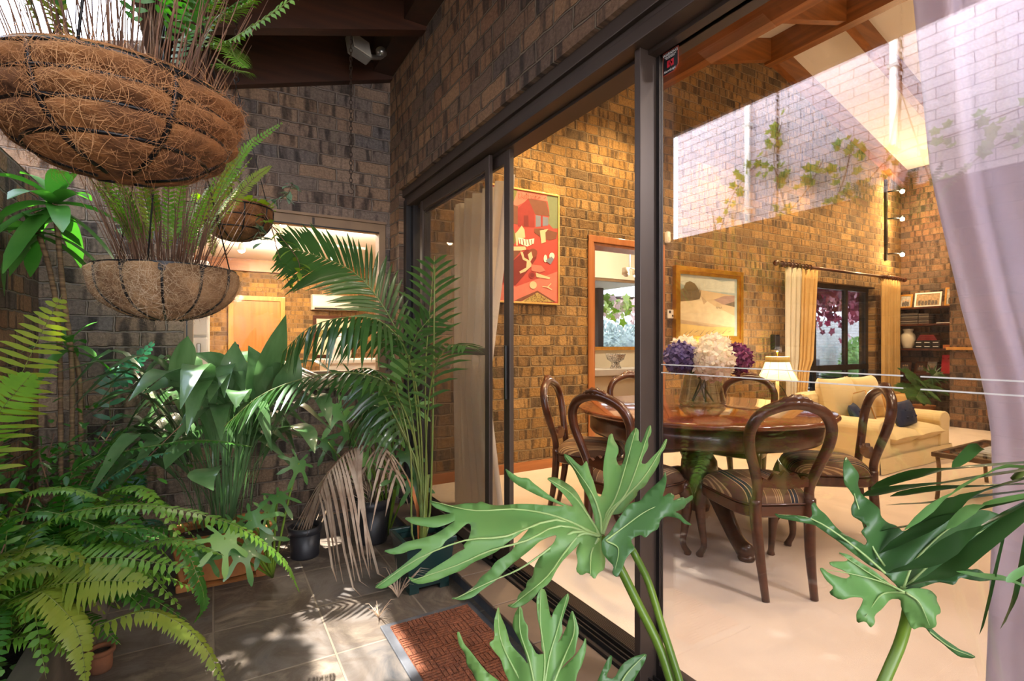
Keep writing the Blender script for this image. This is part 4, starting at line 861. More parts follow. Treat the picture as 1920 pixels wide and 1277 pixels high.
# ---------------------------------------------------------------- alcove shelves
sh_z=[1.70,1.445,1.075,.71]
for i,z in enumerate(sh_z):
    mb=MB(); mb.box((9.16,3.06,z-.03),(9.499,3.90,z),0,.003); tag(mb.obj('alcove_shelf',M['mahogany']),['top timber shelf in the alcove carrying the bright photo frames','second timber shelf in the alcove carrying magazines','third timber shelf in the alcove carrying the cream vase','lowest timber shelf in the alcove above the potted palm'][i],'shelf','alcove shelves')
mt=MB(); mt.box((8.70,1.3,1.06),(8.80,3.06,1.10),0,.004); tag(mt.obj('mantel_shelf',M['timber_gold']),'narrow timber mantel shelf on the brick chimney','shelf')
def photo(label,y0,y1,z,h,fm,tone,x=9.27):
    t=thing('photo_frame',label,'photo frame',(x,(y0+y1)/2,z),'photo frames in the alcove')
    lean=.05
    def q(y,zz,d): return Vector((x+lean*(zz/h)+d,y,z+.001+zz))
    w=.022
    mb=MB()
    for (ya,yb,za,zb) in ((y0,y1,0,w),(y0,y1,h-w,h),(y0,y0+w,w,h-w),(y1-w,y1,w,h-w)):
        vs=[q(ya,za,0),q(yb,za,0),q(yb,zb,0),q(ya,zb,0),q(ya,za,.015),q(yb,za,.015),q(yb,zb,.015),q(ya,zb,.015)]
        mb.add(vs,[(0,3,2,1),(4,5,6,7),(0,1,5,4),(1,2,6,5),(2,3,7,6),(3,0,4,7)])
    mb.obj('frame',fm,t)
    mb=MB(); mb.add([q(y0+w,w,.006),q(y1-w,w,.006),q(y1-w,h-w,.006),q(y0+w,h-w,.006)],[(0,1,2,3)])
    r2=random.Random(int(y0*1000)); n=max(2,int((y1-y0)/.05))
    for k in range(n):
        yy=lerp(y0+w+.02,y1-w-.02,(k+.5)/n); hh=h*r2.uniform(.42,.58)
        for (a,b,s) in ((.018,hh*.55,1),(.011,hh*.22,2)):
            cz=w+.01+(hh*.3 if s==1 else hh*.75)
            mb.add([q(yy+a*cs(2*PI*i/10),max(w,cz+b*.5*sn(2*PI*i/10)*1.4),.005-.001*s) for i in range(10)],[list(range(10))],s)
    mb.obj('photograph',[pm('photo_tone',tone,tuple(c*.6 for c in tone),scale=30),pm('photo_cloth',hx(120,110,100),hx(70,64,60),scale=60),pm('photo_skin',hx(206,166,130),hx(180,140,104),scale=40)],t)
photo('small pale timber photo frame at the window end of the top alcove shelf',3.685,3.86,1.70,.21,M['timber_gold'],hx(196,190,176))
photo('wide white photo frame of a group in the middle of the top alcove shelf',3.32,3.655,1.70,.22,M['white'],hx(190,160,120))
photo('timber photo frame at the drape end of the top alcove shelf',3.09,3.28,1.70,.27,M['timber_gold'],hx(206,196,180))
photo('dark photo frame at the window end of the lowest alcove shelf',3.70,3.86,.71,.16,M['mahogany'],hx(90,70,60))
photo('dark photo frame in the middle of the lowest alcove shelf',3.50,3.65,.71,.16,M['mahogany'],hx(80,60,50))
photo('silver photo frame with a pale portrait on the lowest alcove shelf',3.38,3.495,.71,.165,M['steel'],hx(206,190,166))
cols=[hx(120,112,104),hx(96,88,84),hx(140,132,120),hx(78,70,68)]
bm_=[pm('magazine_%d'%i,c) for i,c in enumerate(cols)]
mag=None
for (ya,yb,n,l) in ((3.575,3.80,10,'magazine in the tall stack on the second alcove shelf'),(3.44,3.565,9,'magazine in the narrow stack on the second alcove shelf')):
    for k in range(n):
        z=1.4455+k*.017; mb=MB(); o=.006*sn(k*2.1)
        mb.box((9.20+o,ya,z),(9.42+o,yb,z+.0155)); tag(mb.obj('magazine',bm_[k%4]),l,'magazine',l.replace('magazine in','magazines of'))
for k,(dx,l) in enumerate(((0,'thin pale magazine lying alone on the second alcove shelf'),)):
    mb=MB(); mb.box((9.18,3.10,1.4455),(9.42,3.34,1.458)); tag(mb.obj('magazine',M['white']),l,'magazine')
vs_=thing('cream_vase','cream baluster vase on the third alcove shelf','vase',(9.30,3.74,1.075))
mb=MB(); mb.lathe([(0,1.076),(.062,1.076),(.066,1.09),(.09,1.17),(.098,1.235),(.085,1.29),(.058,1.315),(.056,1.335),(.068,1.36),(.066,1.375),(.05,1.375),(.045,1.33),(0,1.32)],(9.30,3.74,0),28); mb.obj('body',M['cream_paint'],vs_)
cov=pm('red_book',hx(130,30,36),hx(110,24,30))
for k in range(4):
    b=thing('red_book',['red book lowest of the pile beside the cream vase','red book second from the bottom of the pile beside the cream vase','red book third from the bottom of the pile beside the cream vase','red book on top of the pile beside the cream vase'][k],'book',(9.3,3.46,1.19+k*.022),'red books on the third alcove shelf')
    z=1.196+k*.021; w=.012*k
    mb=MB(); mb.box((9.20,3.34+w,z),(9.40,3.59-w,z+.02),0,.002); mb.obj('cover',cov,b)
    mb=MB(); mb.box((9.205,3.344+w,z+.003),(9.402,3.586-w,z+.017)); mb.obj('pages',M['cream_paint'],b)
kk=0
for r in range(2):
    for c_ in range(3):
        ya=3.30+c_*.105; z=1.0755+r*.06; b=thing('black_box',['boxed black volume in the lower row, drape end','boxed black volume in the lower row, middle','boxed black volume in the lower row, vase end','boxed black volume in the upper row, drape end','boxed black volume in the upper row, middle','boxed black volume in the upper row, vase end'][kk]+' on the third alcove shelf','book',(9.3,ya+.05,z),'black boxed volumes on the third alcove shelf'); kk+=1
        mb=MB(); mb.box((9.19,ya,z),(9.39,ya+.103,z+.058),0,.002); mb.obj('case',M['black'],b)
        mb=MB(); mb.box((9.1885,ya+.02,z+.024),(9.19,ya+.085,z+.034)); mb.obj('spine_label',M['white'],b)
mb=MB(); mb.box((9.2,3.18,1.0755),(9.38,3.27,1.13),0,.003); tag(mb.obj('orange_book',pm('orange_cover',hx(190,110,56),hx(170,90,40))),'orange book at the drape end of the third alcove shelf','book')
mb=MB(); mb.box((9.21,3.10,1.0755),(9.38,3.175,1.16),0,.003); tag(mb.obj('green_book',pm('green_cover',hx(50,80,60),hx(36,60,44))),'dark green book beside the orange book on the third alcove shelf','book')
ro=thing('red_ornament','tall bright red wooden ornament on the lowest alcove shelf','ornament',(9.28,3.20,.71))
redm=pm('red_lacquer',hx(196,22,34),hx(180,16,28),rough=.4)
mb=MB(); mb.prism([(3.31,.711),(3.29,.98),(3.20,.985),(3.175,.80),(3.11,.79),(3.10,.711)],0,9.24,9.31); mb.obj('body',redm,ro)
for y in (3.28,3.215):
    mb=MB(); mb.blob((9.235,y,.93),(.01,.014,.014),0,8,6); mb.obj('knob',redm,ro)
# vertical track of spotlights in the corner
tk=thing('spot_track','black track with glowing spotlights in the brick corner','light',(8.98,3.88,3.0))
mb=MB(); mb.box((8.955,3.885,2.43),(8.995,3.918,3.68)); mb.obj('track',M['black'],tk)
SPOTS=[]
for (px,py) in ((1681,358),(1678,410),(1675,477)):
    z=HC+(HOR-py)/FPX*7.75; p=Vector((9.06,3.72,z))
    mb=MB(); mb.tube([(8.99,3.89,z+.03),(9.03,3.80,z+.03),p+Vector((0,0,.02))],.012,8); mb.lathe([(0,z+.05),(.035,z+.045),(.04,z+.015),(.034,z+.015),(0,z+.03)],(p.x,p.y,0),12); h_=mb.obj('spot_head',M['black'],tk)
    mb=MB(); mb.blob(p,(.03,.03,.028)); mb.obj('bulb',M['bulb'],h_); SPOTS.append(p)
# ---------------------------------------------------------------- palm in the alcove and the garden beyond the windows
rq=random.Random(14)
ap_=thing('alcove_palm','potted palm in the dark alcove under the lowest shelf','palm',(9.08,3.45,0))
mb=MB(); mb.lathe([(0,.001),(.10,.001),(.13,.2),(.14,.24),(.125,.24),(.11,.2),(0,.2)],(9.08,3.45,0),20); mb.obj('pot',M['terra'],ap_)
def simple_frond(parent,ctrl,n,Lm,w,mats,up,rr,hang=.2):
    pts=spline(ctrl,n+1); mb=MB(); mb.tube(pts[::2],[.006*(1-.7*i/(len(pts[::2])-1)) for i in range(len(pts[::2]))],4,1)
    for i in range(int(n*.35),n+1):
        t=(i-n*.35)/(n*.65); T=(pts[min(i+1,n)]-pts[i-1]).normalized(); S=T.cross(up).normalized()
        for sd in (1,-1):
            l=Lm*(.5+.5*sn(PI*min(1,t*.9+.1)))*rr.uniform(.85,1.1); d=(S*sd+T*.7-UPV*hang).normalized(); p=pts[i]
            mb.blade([p,p+d*l*.35,p+d*l*.75-UPV*l*.06,p+d*l-UPV*l*.15],[w*.4,w,w*.8,.001],up,.15,0)
    mb.obj('frond',mats,parent)
UPV=Vector((0,0,1))
for px,py,f in ((1697,700,7.2),(1722,712,7.0),(1756,698,7.2),(1758,725,6.9),(1740,735,6.7),(1690,735,7.0),(1718,745,6.6)):
    t_=P(px,py,f); b_=Vector((9.08,3.45,.2)); m_=b_.lerp(t_,.6)+Vector((0,0,.14)); simple_frond(ap_,[b_,b_.lerp(m_,.5)+Vector((0,0,.08)),m_,t_],30,.22,.010,[M['palm'],M['palm_stem']],Vector((-.5,-.6,.6)),rq)
hedge=pm('pale_hedge',hx(128,140,134),hx(176,184,180),scale=9,rough=.7,transl=.3); hg2=pm('green_hedge',hx(96,134,78),hx(140,170,110),scale=9,rough=.7,transl=.3)
def bush(name,label,c,r,n,size,mat,rr,cat='bush'):
    t=thing(name,label,cat,(c[0],c[1],-.1)); mb=MB()
    for i in range(n):
        z=rr.uniform(-1,1); a=rr.uniform(0,2*PI); q=math.sqrt(1-z*z); d=Vector((q*cs(a),q*sn(a),z)); p=Vector(c)+Vector((d.x*r[0],d.y*r[1],d.z*r[2]))*rr.uniform(.75,1.05)
        e=(d+Vector((rr.uniform(-.8,.8),rr.uniform(-.8,.8),rr.uniform(-.5,.8)))).normalized(); s_=size*rr.uniform(.6,1.2)
        mb.blade([p,p+e*s_*.5,p+e*s_],[.2*s_,.4*s_,.02*s_],UPV if abs(e.z)<.9 else Vector((1,0,0)),.2)
    mb.obj('foliage',mat,t); mb=MB(); mb.blob(c,(r[0]*.8,r[1]*.8,r[2]*.8),0,16,10); mb.tube([(c[0],c[1],-.1),c],.05,8); mb.obj('core',mat,t); return t
bush('garden_hedge','pale blue green hedge outside the white room\'s window',(9.0,10.0,.7),(2.3,.8,.95),2400,.12,hedge,rq,'hedge')
bush('garden_bush','green bush in front of the white garden wall outside the far window',(16.4,7.75,.55),(.7,.5,.75),1100,.11,hg2,rq)
bush('garden_bush','grassy green bush low behind the sofa outside the far window',(10.2,5.2,.25),(.28,.25,.38),420,.16,hg2,rq)
def canopy(name,label,c,ext,n,size,mats,rr,ztop):
    t=thing(name,label,'vine',c); mb=MB()
    for i in range(n):
        p=Vector(c)+Vector((rr.uniform(-1,1)*ext[0],rr.uniform(-1,1)*ext[1],-abs(rr.gauss(0,.6))*ext[2])); nn=Vector((rr.uniform(-1,1),-1,rr.uniform(-.6,.8))).normalized(); e=nn.orthogonal().normalized(); e=Matrix.Rotation(rr.uniform(0,6.3),3,nn)@e; f=nn.cross(e); s_=size*rr.uniform(.6,1.2); out=[]
        for k in range(10):
            a=2*PI*k/10; out.append(p+(e*cs(a)+f*sn(a))*s_*(1 if k%2==0 else .62))
        mb.add([p+nn*s_*.06]+out,[(0,1+k,1+(k+1)%10) for k in range(10)],rr.randrange(len(mats)),True)
    o=mb.obj('leaves',mats,t); mb=MB()
    for i in range(7):
        y=c[1]+rr.uniform(-1,1)*ext[1]; mb.tube(spline([(lerp(c[0]-ext[0],c[0]+ext[0],j/6),y+rr.uniform(-.1,.1),c[2]+rr.uniform(-.06,.04)) for j in range(7)],18),.018,5)
    for k in (-.7,0,.7): mb.tube([(c[0]+k*ext[0],c[1],c[2]-.03),(c[0]+k*ext[0],c[1],ztop)],.006,5)
    mb.obj('branch',M['timber_dark'],t)
canopy('burgundy_vine','burgundy vine hanging under the patio roof outside the far window',(10.6,5.5,2.22),(2.6,.5,.5),1500,.085,[M['vine_red'],pm('burgundy_dark',hx(84,28,44),hx(120,46,70),transl=.3),pm('pink_leaf',hx(196,130,150),hx(220,170,180),transl=.4)],rq,2.349)
canopy('verandah_vine','pale pink and green vine on the verandah outside the white room\'s window',(6.6,7.9,2.06),(1.6,.5,.30),420,.10,[M['vine'],pm('pale_pink_leaf',hx(214,176,180),hx(230,200,200),transl=.4),pm('pale_green_leaf',hx(170,190,110),hx(190,206,140),transl=.4)],rq,2.159)
pc=thing('patio_chair','black framed patio chair outside the far window','chair',(9.3,5.0,-.1))
mb=MB(); mb.box((9.05,4.8,.32),(9.55,5.25,.35),0,.006); mb.obj('seat',M['black'],pc)
mb=MB(); mb.prism([(9.10,.36),(9.50,.36),(9.56,.86),(9.04,.86)],1,5.22,5.25); mb.obj('backrest',M['black'],pc)
for x in (9.07,9.52):
    for y in (4.83,5.23):
        mb=MB(); mb.tube([(x,y,-.099),(x,y,.33)],.014,6); mb.obj('leg',M['black'],pc)
    mb=MB(); mb.tube([(x,5.23,.34),(x,5.23,.56),(x,4.85,.54),(x,4.83,.34)],.012,6); mb.obj('arm',M['black'],pc)
# ================================================================ COURTYARD
ZF=-.11; CLAMP[0]=True
UP=Vector((0,0,1))
def fprof(t): return min(1,.35+t*5)*max(0,1-t**2.4)**.7
def pprof(t): return min(1,.45+t*2.2)*max(0,1-t**3)**.6
def frond(mb,ctrl,n,Lm,wd,up=UP,droop=.25,sweep=.3,rr=R,stemr=.0022,prof=fprof,t0=.08,sides=(1,-1),hang=0,seg=1,jit=.12,mi=0,ms=1,vee=0):
    pts=spline(ctrl,n+1); k=len(pts)
    if seg==1: wd=min(wd,.80*sum((pts[i+1]-pts[i]).length for i in range(k-1))/n)
    mb.tube(pts[::2] if len(pts)>12 else pts,[lerp(stemr,stemr*.3,i/(len(pts[::2] if len(pts)>12 else pts)-1)) for i in range(len(pts[::2] if len(pts)>12 else pts))],4,ms)
    for i in range(1,k):
        t=i/(k-1)
        if t<t0: continue
        T=(pts[min(i+1,k-1)]-pts[i-1]).normalized(); S=T.cross(up); S=S.normalized() if S.length>1e-4 else T.orthogonal().normalized(); N=S.cross(T)
        for sd in sides:
            ln=Lm*prof((t-t0)/(1-t0))*rr.uniform(1-jit,1+jit)
            if ln<.003: continue
            d=(S*sd+T*(sweep+rr.uniform(-.06,.06))+N*(vee+rr.uniform(-.1,.1)*jit*5)-UP*hang).normalized()
            p=pts[i]+T*rr.uniform(-.2,.2)*wd
            if seg==1:
                a=T*wd*.5; dr=-N*droop*ln*.35; tip=p+d*ln-(N*droop+UP*.05)*ln
                mb.add([p-a*.55,p+d*ln*.45-a+dr*.5,p+d*ln*.8-a*.6+dr,tip,p+d*ln*.8+a*.6+dr,p+d*ln*.45+a+dr*.5,p+a*.55],[(0,1,5,6),(1,2,4,5),(2,3,4)],mi,True)
            else:
                q=[];ws=[]
                for j in range(seg+2):
                    u=j/(seg+1); q.append(p+d*ln*u-UP*(droop*ln*u*u)+N*0); ws.append(wd*.5*(.35+.65*sn(PI*min(1,u*.9+.12))) if u<1 else wd*.03)
                mb.blade(q,ws,N if abs(d.dot(N))<.9 else T,.18,mi,twist=rr.uniform(-.5,.5) if hang else 0)
def fern_thing(name,label,base,heros,nrand,Lf,pin,wd,mats,seed,rise=.6,cat='fern',group='Boston ferns',az=(0,2*PI),hero_mats=None):
    rr=random.Random(seed); t=thing(name,label,cat,base,group); b=Vector(base)
    for h in heros:
        ctrl=[b+Vector((0,0,.01)) if q is None else P(*q) for q in h['p']]; mb=MB()
        frond(mb,ctrl,h.get('n',44),h.get('L',pin),h.get('w',wd),rr=rr,droop=h.get('droop',.25),sweep=h.get('sweep',.3),hang=h.get('hang',0),up=h.get('up',UP),t0=h.get('t0',.08)); mb.obj('frond',[M[h.get('m',mats[0])],M['palm_stem']],t)
    for i in range(nrand):
        a=rr.uniform(*az); l=Lf*rr.uniform(.6,1.1); e=rr.uniform(.25,1.1)*rise
        d=Vector((cs(a),sn(a),0)); s0=b+d*rr.uniform(0,.04)
        ctrl=[s0,s0+d*l*.3+UP*l*e*.75,s0+d*l*.65+UP*l*e*.85,s0+d*l*.95+UP*l*(e*.45-.1)]
        mb=MB(); frond(mb,ctrl,rr.randint(26,36),pin*rr.uniform(.8,1.1),wd,rr=rr,droop=rr.uniform(.1,.4)); mb.obj('frond',[M[mats[rr.randrange(len(mats))]],M['palm_stem']],t)
    return t
# ---------------------------------------------------------------- raised bed and its planting
gb=thing('garden_bed','long raised garden bed with grey timber edging along the left wall','garden bed',(-.64,1.6,ZF))
gw=wood('grey_timber',hx(112,102,92),hx(86,78,72),1,.7)
mb=MB(); mb.box((-.47,-.4,ZF),(-.425,3.0,.19),0,.004); mb.obj('edging_board',gw,gb)
mb=MB(); mb.box((-.50,-.4,.19),(-.42,3.0,.212),0,.004); mb.obj('capping',gw,gb)
mb=MB(); mb.box((-.869,2.96,ZF),(-.47,3.0,.19)); mb.obj('end_board',gw,gb)
mb=MB()
def so_(u,v):
    x=lerp(-.868,-.472,u); y=lerp(-.4,2.958,v); return Vector((x,y,.13+.035*noise.noise(Vector((x*6,y*6,0)))+.012*noise.noise(Vector((x*30,y*30,3)))))
mb.grid(so_,10,80); mb.obj('soil',M['soil'],gb)
bA=(-.60,2.32,.14)
H=[dict(p=[None,(60,1000,1.7),(203,950,1.75),(330,955,1.8),(450,990,1.85),(533,1052,1.9),(563,1112,1.92)],n=64,L=.066,w=.026,m='fern'),
 dict(p=[None,(10,1085,1.62),(90,1055,1.62),(226,1046,1.66),(361,1068,1.7)],n=40,L=.095,w=.030,m='fern',up=Vector((.2,-.5,.8))),
 dict(p=[None,(60,1112,1.55),(170,1090,1.55),(285,1092,1.6)],n=34,L=.105,w=.030,m='fern_yellow',up=Vector((.1,-.6,.8))),
 dict(p=[None,(130,1010,1.8),(240,1025,1.8),(330,1012,1.8),(420,1042,1.8)],n=40,L=.05,w=.021,m='fern'),
 dict(p=[None,(200,1020,1.9),(330,1020,1.95),(372,1085,1.95),(382,1132,1.95),(362,1170,1.95)],n=40,L=.055,w=.02,m='fern_dark'),
 dict(p=[None,(120,1195,1.55),(260,1148,1.6),(330,1165,1.62),(385,1215,1.62),(425,1290,1.6)],n=46,L=.058,w=.022,m='fern_yellow',hang=.2),
 dict(p=[None,(60,1112,1.5),(120,1145,1.48),(150,1200,1.46),(162,1282,1.45)],n=38,L=.062,w=.023,m='fern_yellow'),
 dict(p=[None,(20,960,1.75),(110,915,1.8),(205,938,1.85)],n=34,L=.06,w=.022,m='fern'),
 dict(p=[None,(-10,1010,1.7),(60,960,1.7),(150,975,1.75),(230,1010,1.8)],n=38,L=.06,w=.024,m='fern_dark')]
fern_thing('boston_fern','big Boston fern with long arching bright fronds at the front of the raised bed',bA,H,30,.62,.062,.024,['fern_dark','fern'],21,rise=.75)
H=[dict(p=[None,(130,960,2.1),(200,900,2.15),(262,862,2.2),(325,845,2.25)],n=34,L=.085,w=.026,m='fern_blue'),
 dict(p=[None,(180,880,2.2),(310,832,2.3),(400,826,2.35),(475,838,2.4)],n=40,L=.05,w=.02,m='fern_dark'),
 dict(p=[None,(130,900,2.2),(190,850,2.3),(240,800,2.4)],n=34,L=.06,w=.022,m='fern_dark')]
fern_thing('boston_fern','dark Boston fern in the middle of the raised bed behind the bright arching fronds',(-.58,2.80,.14),H,36,.6,.06,.022,['fern_dark','fern_dark','fern'],22,rise=.8)
H=[dict(p=[None,(-30,860,1.55),(20,745,1.55),(70,640,1.55),(117,552,1.55)],n=30,L=.105,w=.016,m='fern_yellow',up=Vector((.4,-.9,.2)),sweep=.15,droop=.1),
 dict(p=[None,(-60,900,1.5),(-20,800,1.45),(30,735,1.45),(60,700,1.45)],n=30,L=.08,w=.015,m='fern',up=Vector((.4,-.9,.2)),sweep=.2)]
fern_thing('boston_fern','tall yellow green fern with upright fronds at the far left edge of the photo',(-.72,2.05,.14),H,22,.55,.06,.02,['fern','fern_yellow'],23,rise=1.0)
H=[dict(p=[None,(205,745,2.75),(235,700,2.8),(290,640,2.85)],n=26,L=.075,w=.03,m='fern_blue',up=Vector((.3,-.9,.2)),sweep=.35)]
fern_thing('holly_fern','blue green holly fern against the grey brick of the back wall',(-.42,3.45,.0),H,6,.4,.07,.03,['fern_blue'],24,rise=1.0,group=None)
def leaf_cloud(mb,c,ext,n,size,rr,mi=1,asp=.45,up=.4):
    for i in range(n):
        p=Vector(c)+Vector((rr.gauss(0,1)*ext[0],rr.gauss(0,1)*ext[1],rr.gauss(0,1)*ext[2]))
        d=Vector((rr.uniform(-1,1),rr.uniform(-1,1),rr.uniform(-.6,.7))).normalized(); s=size*rr.uniform(.6,1.2)
        mb.blade([p,p+d*s*.35,p+d*s*.75-UP*s*.05,p+d*s-UP*s*.12],[.004,s*asp*.5,s*asp*.42,.002],UP if abs(d.z)<.9 else Vector((1,0,0)),.2,mi)
def shrub(name,label,base,c,ext,n,size,mat,seed,nst=9,cat='shrub',asp=.45):
    rr=random.Random(seed); t=thing(name,label,cat,base); b=Vector(base)
    mb=MB()
    for i in range(nst):
        e=Vector(c)+Vector((rr.gauss(0,1)*ext[0],rr.gauss(0,1)*ext[1],rr.gauss(0,1)*ext[2])); mb.tube(spline([b,b*.5+e*.5+Vector((rr.uniform(-.05,.05),rr.uniform(-.05,.05),.03)),e],7),.003,4)
    mb.obj('stem',M['fern_stem'],t); mb=MB(); leaf_cloud(mb,c,ext,n,size,rr,0,asp); mb.obj('foliage',mat,t); return t
shrub('leafy_shrub','low leafy shrub with small glossy leaves below the tall dracaena stems',(-.60,2.9,.14),(-.55,2.95,.56),(.16,.12,.12),330,.055,M['fern_dark'],31,16)
shrub('leafy_shrub','dark leafy shrub at the left wall behind the tall yellow green fern',(-.76,2.5,.14),(-.74,2.45,.48),(.07,.16,.13),260,.05,M['fern_dark'],32,12)
tr=shrub('creeping_plant','small round leaved creeper trailing over the soil near the timber edging',(-.60,1.95,.15),(-.58,1.92,.19),(.05,.12,.02),60,.035,M['philo'],33,8,'plant',.8)
# ---------------------------------------------------------------- dracaena with two ringed stems
dr=thing('dracaena','tall dracaena with ringed stems and broad green leaves in the left corner','plant',(-.60,3.40,ZF))
def head(parent,c,n,ln,w,rr,el=(-.3,1.1),mat='drac'):
    for i in range(n):
        a=i*2.4+rr.uniform(-.3,.3); e=lerp(el[1],el[0],i/n)+rr.uniform(-.15,.15); d=Vector((cs(a)*cs(e),sn(a)*cs(e),sn(e))); l=ln*rr.uniform(.75,1.1); q=[];ws=[]
        for j in range(7):
            u=j/6; q.append(Vector(c)-UP*.02*i/n*3+d*l*u-UP*l*.55*u*u*(.4+cs(e))*.8); ws.append(w*(.4+.6*sn(PI*min(1,u*.85+.12)))*(1 if u<.95 else .15))
        mb=MB(); mb.blade(q,ws,UP if abs(d.z)<.85 else Vector((cs(a+1.57),sn(a+1.57),0)).cross(d),.22); mb.obj('leaf',M[mat],parent)
rr=random.Random(9)
tops=[P(102,372,2.45),P(60,590,2.3),P(128,640,2.6)]
st=[[(-.63,3.38,.0),P(135,700,2.62),P(120,560,2.55),tops[0]],[(-.66,3.35,.0),P(112,660,2.6),P(96,520,2.5),P(70,430,2.45)],[(-.60,3.42,.0),P(150,730,2.7),tops[2]]]
for s_ in st:
    mb=MB(); mb.tube(spline(s_,26),[.0105+.0014*(i%2) for i in range(26)],8); mb.obj('ringed_stem',M['bark'],dr)
head(dr,tops[0],16,.32,.043,rr,(-.6,1.25)); head(dr,P(70,425,2.45),10,.29,.038,rr,(-.6,.8)); head(dr,tops[2],9,.22,.026,rr,(-.2,1.0))
# ---------------------------------------------------------------- hanging baskets
def basket(name,label,c,r,zb,zr,rings,ribs,liner,fibre,nf,seed,hook,bulge=.03,flat=1.0,wire_r=.003,strap=False):
    t=thing(name,label,'basket',(c[0],c[1],zb)); cx,cy=c; d=zr-zb
    def rad(z): q=max(0,min(1,(zr-z)/d)); return r*max(0,1-q**2.6)**.5
    def bl(a,z):
        q=(zr-z)/d; b=bulge*abs(sn(a*ribs/2))**.45
        if rings>1: b*=abs(sn(q*PI*rings))**.75
        return b+.02*noise.noise(Vector((cs(a)*4,sn(a)*4,z*30+seed)))
    prof=[(max(.0,rad(zb+d*(1-cs(PI*.5*i/60)))),zb+d*(1-cs(PI*.5*i/60))) for i in range(61)]
    prof=[(0,zb)]+[(p if i else .01,z) for i,(p,z) in enumerate(prof) if i]+[(r*.99,zr+.012),(r*.9,zr+.012),(r*.86,zr-.02),(0,zr-.03)]
    mb=MB(); mb.lathe(prof,(cx,cy,0),72,0,True,wob=lambda a,z:bl(a,z) if z<=zr+.001 else .01); mb.obj('liner',liner,t)
    def surf(a,z,off=0): q=rad(z)*(1+off); return Vector((cx+q*cs(a),cy+q*sn(a),z))
    mb=MB(); n=56
    if strap:
        mb.lathe([(r*1.012,zr-.012),(r*1.022,zr-.012),(r*1.022,zr+.012),(r*1.012,zr+.012),(r*1.012,zr-.012)],(cx,cy,0),n,0,False)
    else: mb.tube([(cx+r*1.03*cs(2*PI*i/n),cy+r*1.03*sn(2*PI*i/n),zr) for i in range(n+1)],wire_r*1.2,6,caps=False)
    for k in range(1,rings):
        z=zr-d*k/rings; mb.tube([surf(2*PI*i/n,z,.03) for i in range(n+1)],wire_r,5,caps=False)
    for k in range(ribs):
        a=2*PI*k/ribs; mb.tube([surf(a,lerp(zr,zb+.002,1-(1-u/12)**1.0),.03) for u in range(13)],wire_r*1.15,5)
    mb.obj('wire_frame',M['wire'],t)
    mb=MB(); hk=Vector(hook)
    for k in range(3):
        a=2*PI*k/3+.35; p0=Vector((cx+r*1.02*cs(a),cy+r*1.02*sn(a),zr)); mb.tube([p0,hk],.0022,5)
    mb.tube([hk+Vector((.012*sn(i*.5),0,.02+.014*(1-cs(i*.5)))) for i in range(10)]+[hk],.003,5); mb.obj('hanger',M['wire'],t)
    rr=random.Random(seed); mb=MB()
    for i in range(nf):
        a=rr.uniform(0,2*PI); z=zb+d*rr.random()**.7; p=surf(a,z,bl(a,z)+.01); N=Vector((cs(a),sn(a),-.6*(zr-z)/d)).normalized()
        T=N.orthogonal().normalized(); T=(Matrix.Rotation(rr.uniform(0,2*PI),3,N)@T); l=rr.uniform(.015,.06)*(r/.22); cv=rr.uniform(-28,28); lift=rr.uniform(.05,.5)
        q=[];th=0; pos=p
        for j in range(8):
            q.append(pos+N*lift*l*.5*sn(PI*j/7)); th=cv*l*j/7; pos=pos+(T*cs(th)+N.cross(T)*sn(th))*l/7
        w=rr.uniform(.00015,.0004)*(r/.22); S=N.cross(T)
        vs=[]
        for x in q: vs+= [x-S*w,x+S*w]
        mb.add(vs,[(2*j,2*j+1,2*j+3,2*j+2) for j in range(7)],0,True)
    o=mb.obj('coir_fibre',fibre,t); o['kind']='stuff'
    return t
basket('hanging_basket','largest hanging coir basket in the top left corner seen from below',(-.145,1.17),.178,1.452,1.60,4,6,M['coir'],M['fibre'],5200,41,(-.145,1.17,2.35),.16,wire_r=.0045)
basket('hanging_basket','hanging coir basket with black strap rim in front of the grey brick wall',(-.115,1.77),.172,1.215,1.352,1,12,M['coir_grey'],M['fibre_grey'],3000,42,(-.115,1.77,2.1),.085,strap=True)
basket('hanging_basket','small brown coir basket hanging before the kitchen window',(.10,2.93),.165,1.665,1.83,3,9,M['coir'],M['fibre'],700,43,(.10,2.93,2.45),.02)
def stems(t,c,r,z,n,h,rr,lean=.25,mat='fern_stem',r0=.002):
    mb=MB()
    for i in range(n):
        a=rr.uniform(0,2*PI); q=r*math.sqrt(rr.random()); p=Vector((c[0]+q*cs(a),c[1]+q*sn(a),z)); l=h*rr.uniform(.6,1.1); d=Vector((cs(a)*q/r*lean+rr.uniform(-.1,.1),sn(a)*q/r*lean+rr.uniform(-.1,.1),1))
        mb.tube([p,p+d*l*.5+Vector((rr.uniform(-.015,.015),rr.uniform(-.015,.015),0)),p+d*l],[r0,r0*.8,r0*.5],4)
    mb.obj('dry_stems',M[mat],t)
rr=random.Random(51)
t=thing('basket_fern','dry twiggy fern with a few green fronds in the largest hanging basket','fern',(-.115,1.15,1.585)); stems(t,(-.145,1.17),.14,1.585,130,.30,rr,.35,r0=.0014)
for h in ([(300,70,1.05),(400,85,1.02),(480,45,1.0),(580,-25,.98)],[(330,40,1.1),(420,30,1.08),(500,-15,1.05)],[(400,90,1.05),(428,80,1.03),(440,105,1.0),(462,128,1.0)],[(405,110,1.0),(432,128,.99),(468,136,.98)],[(330,20,1.15),(390,10,1.12),(440,-30,1.1)]):
    mb=MB(); frond(mb,[P(*q) for q in h],34,.045,.017,up=Vector((.3,-.6,.5)),rr=rr,droop=.15,t0=.25); mb.obj('frond',[M['fern'],M['palm_stem']],t)
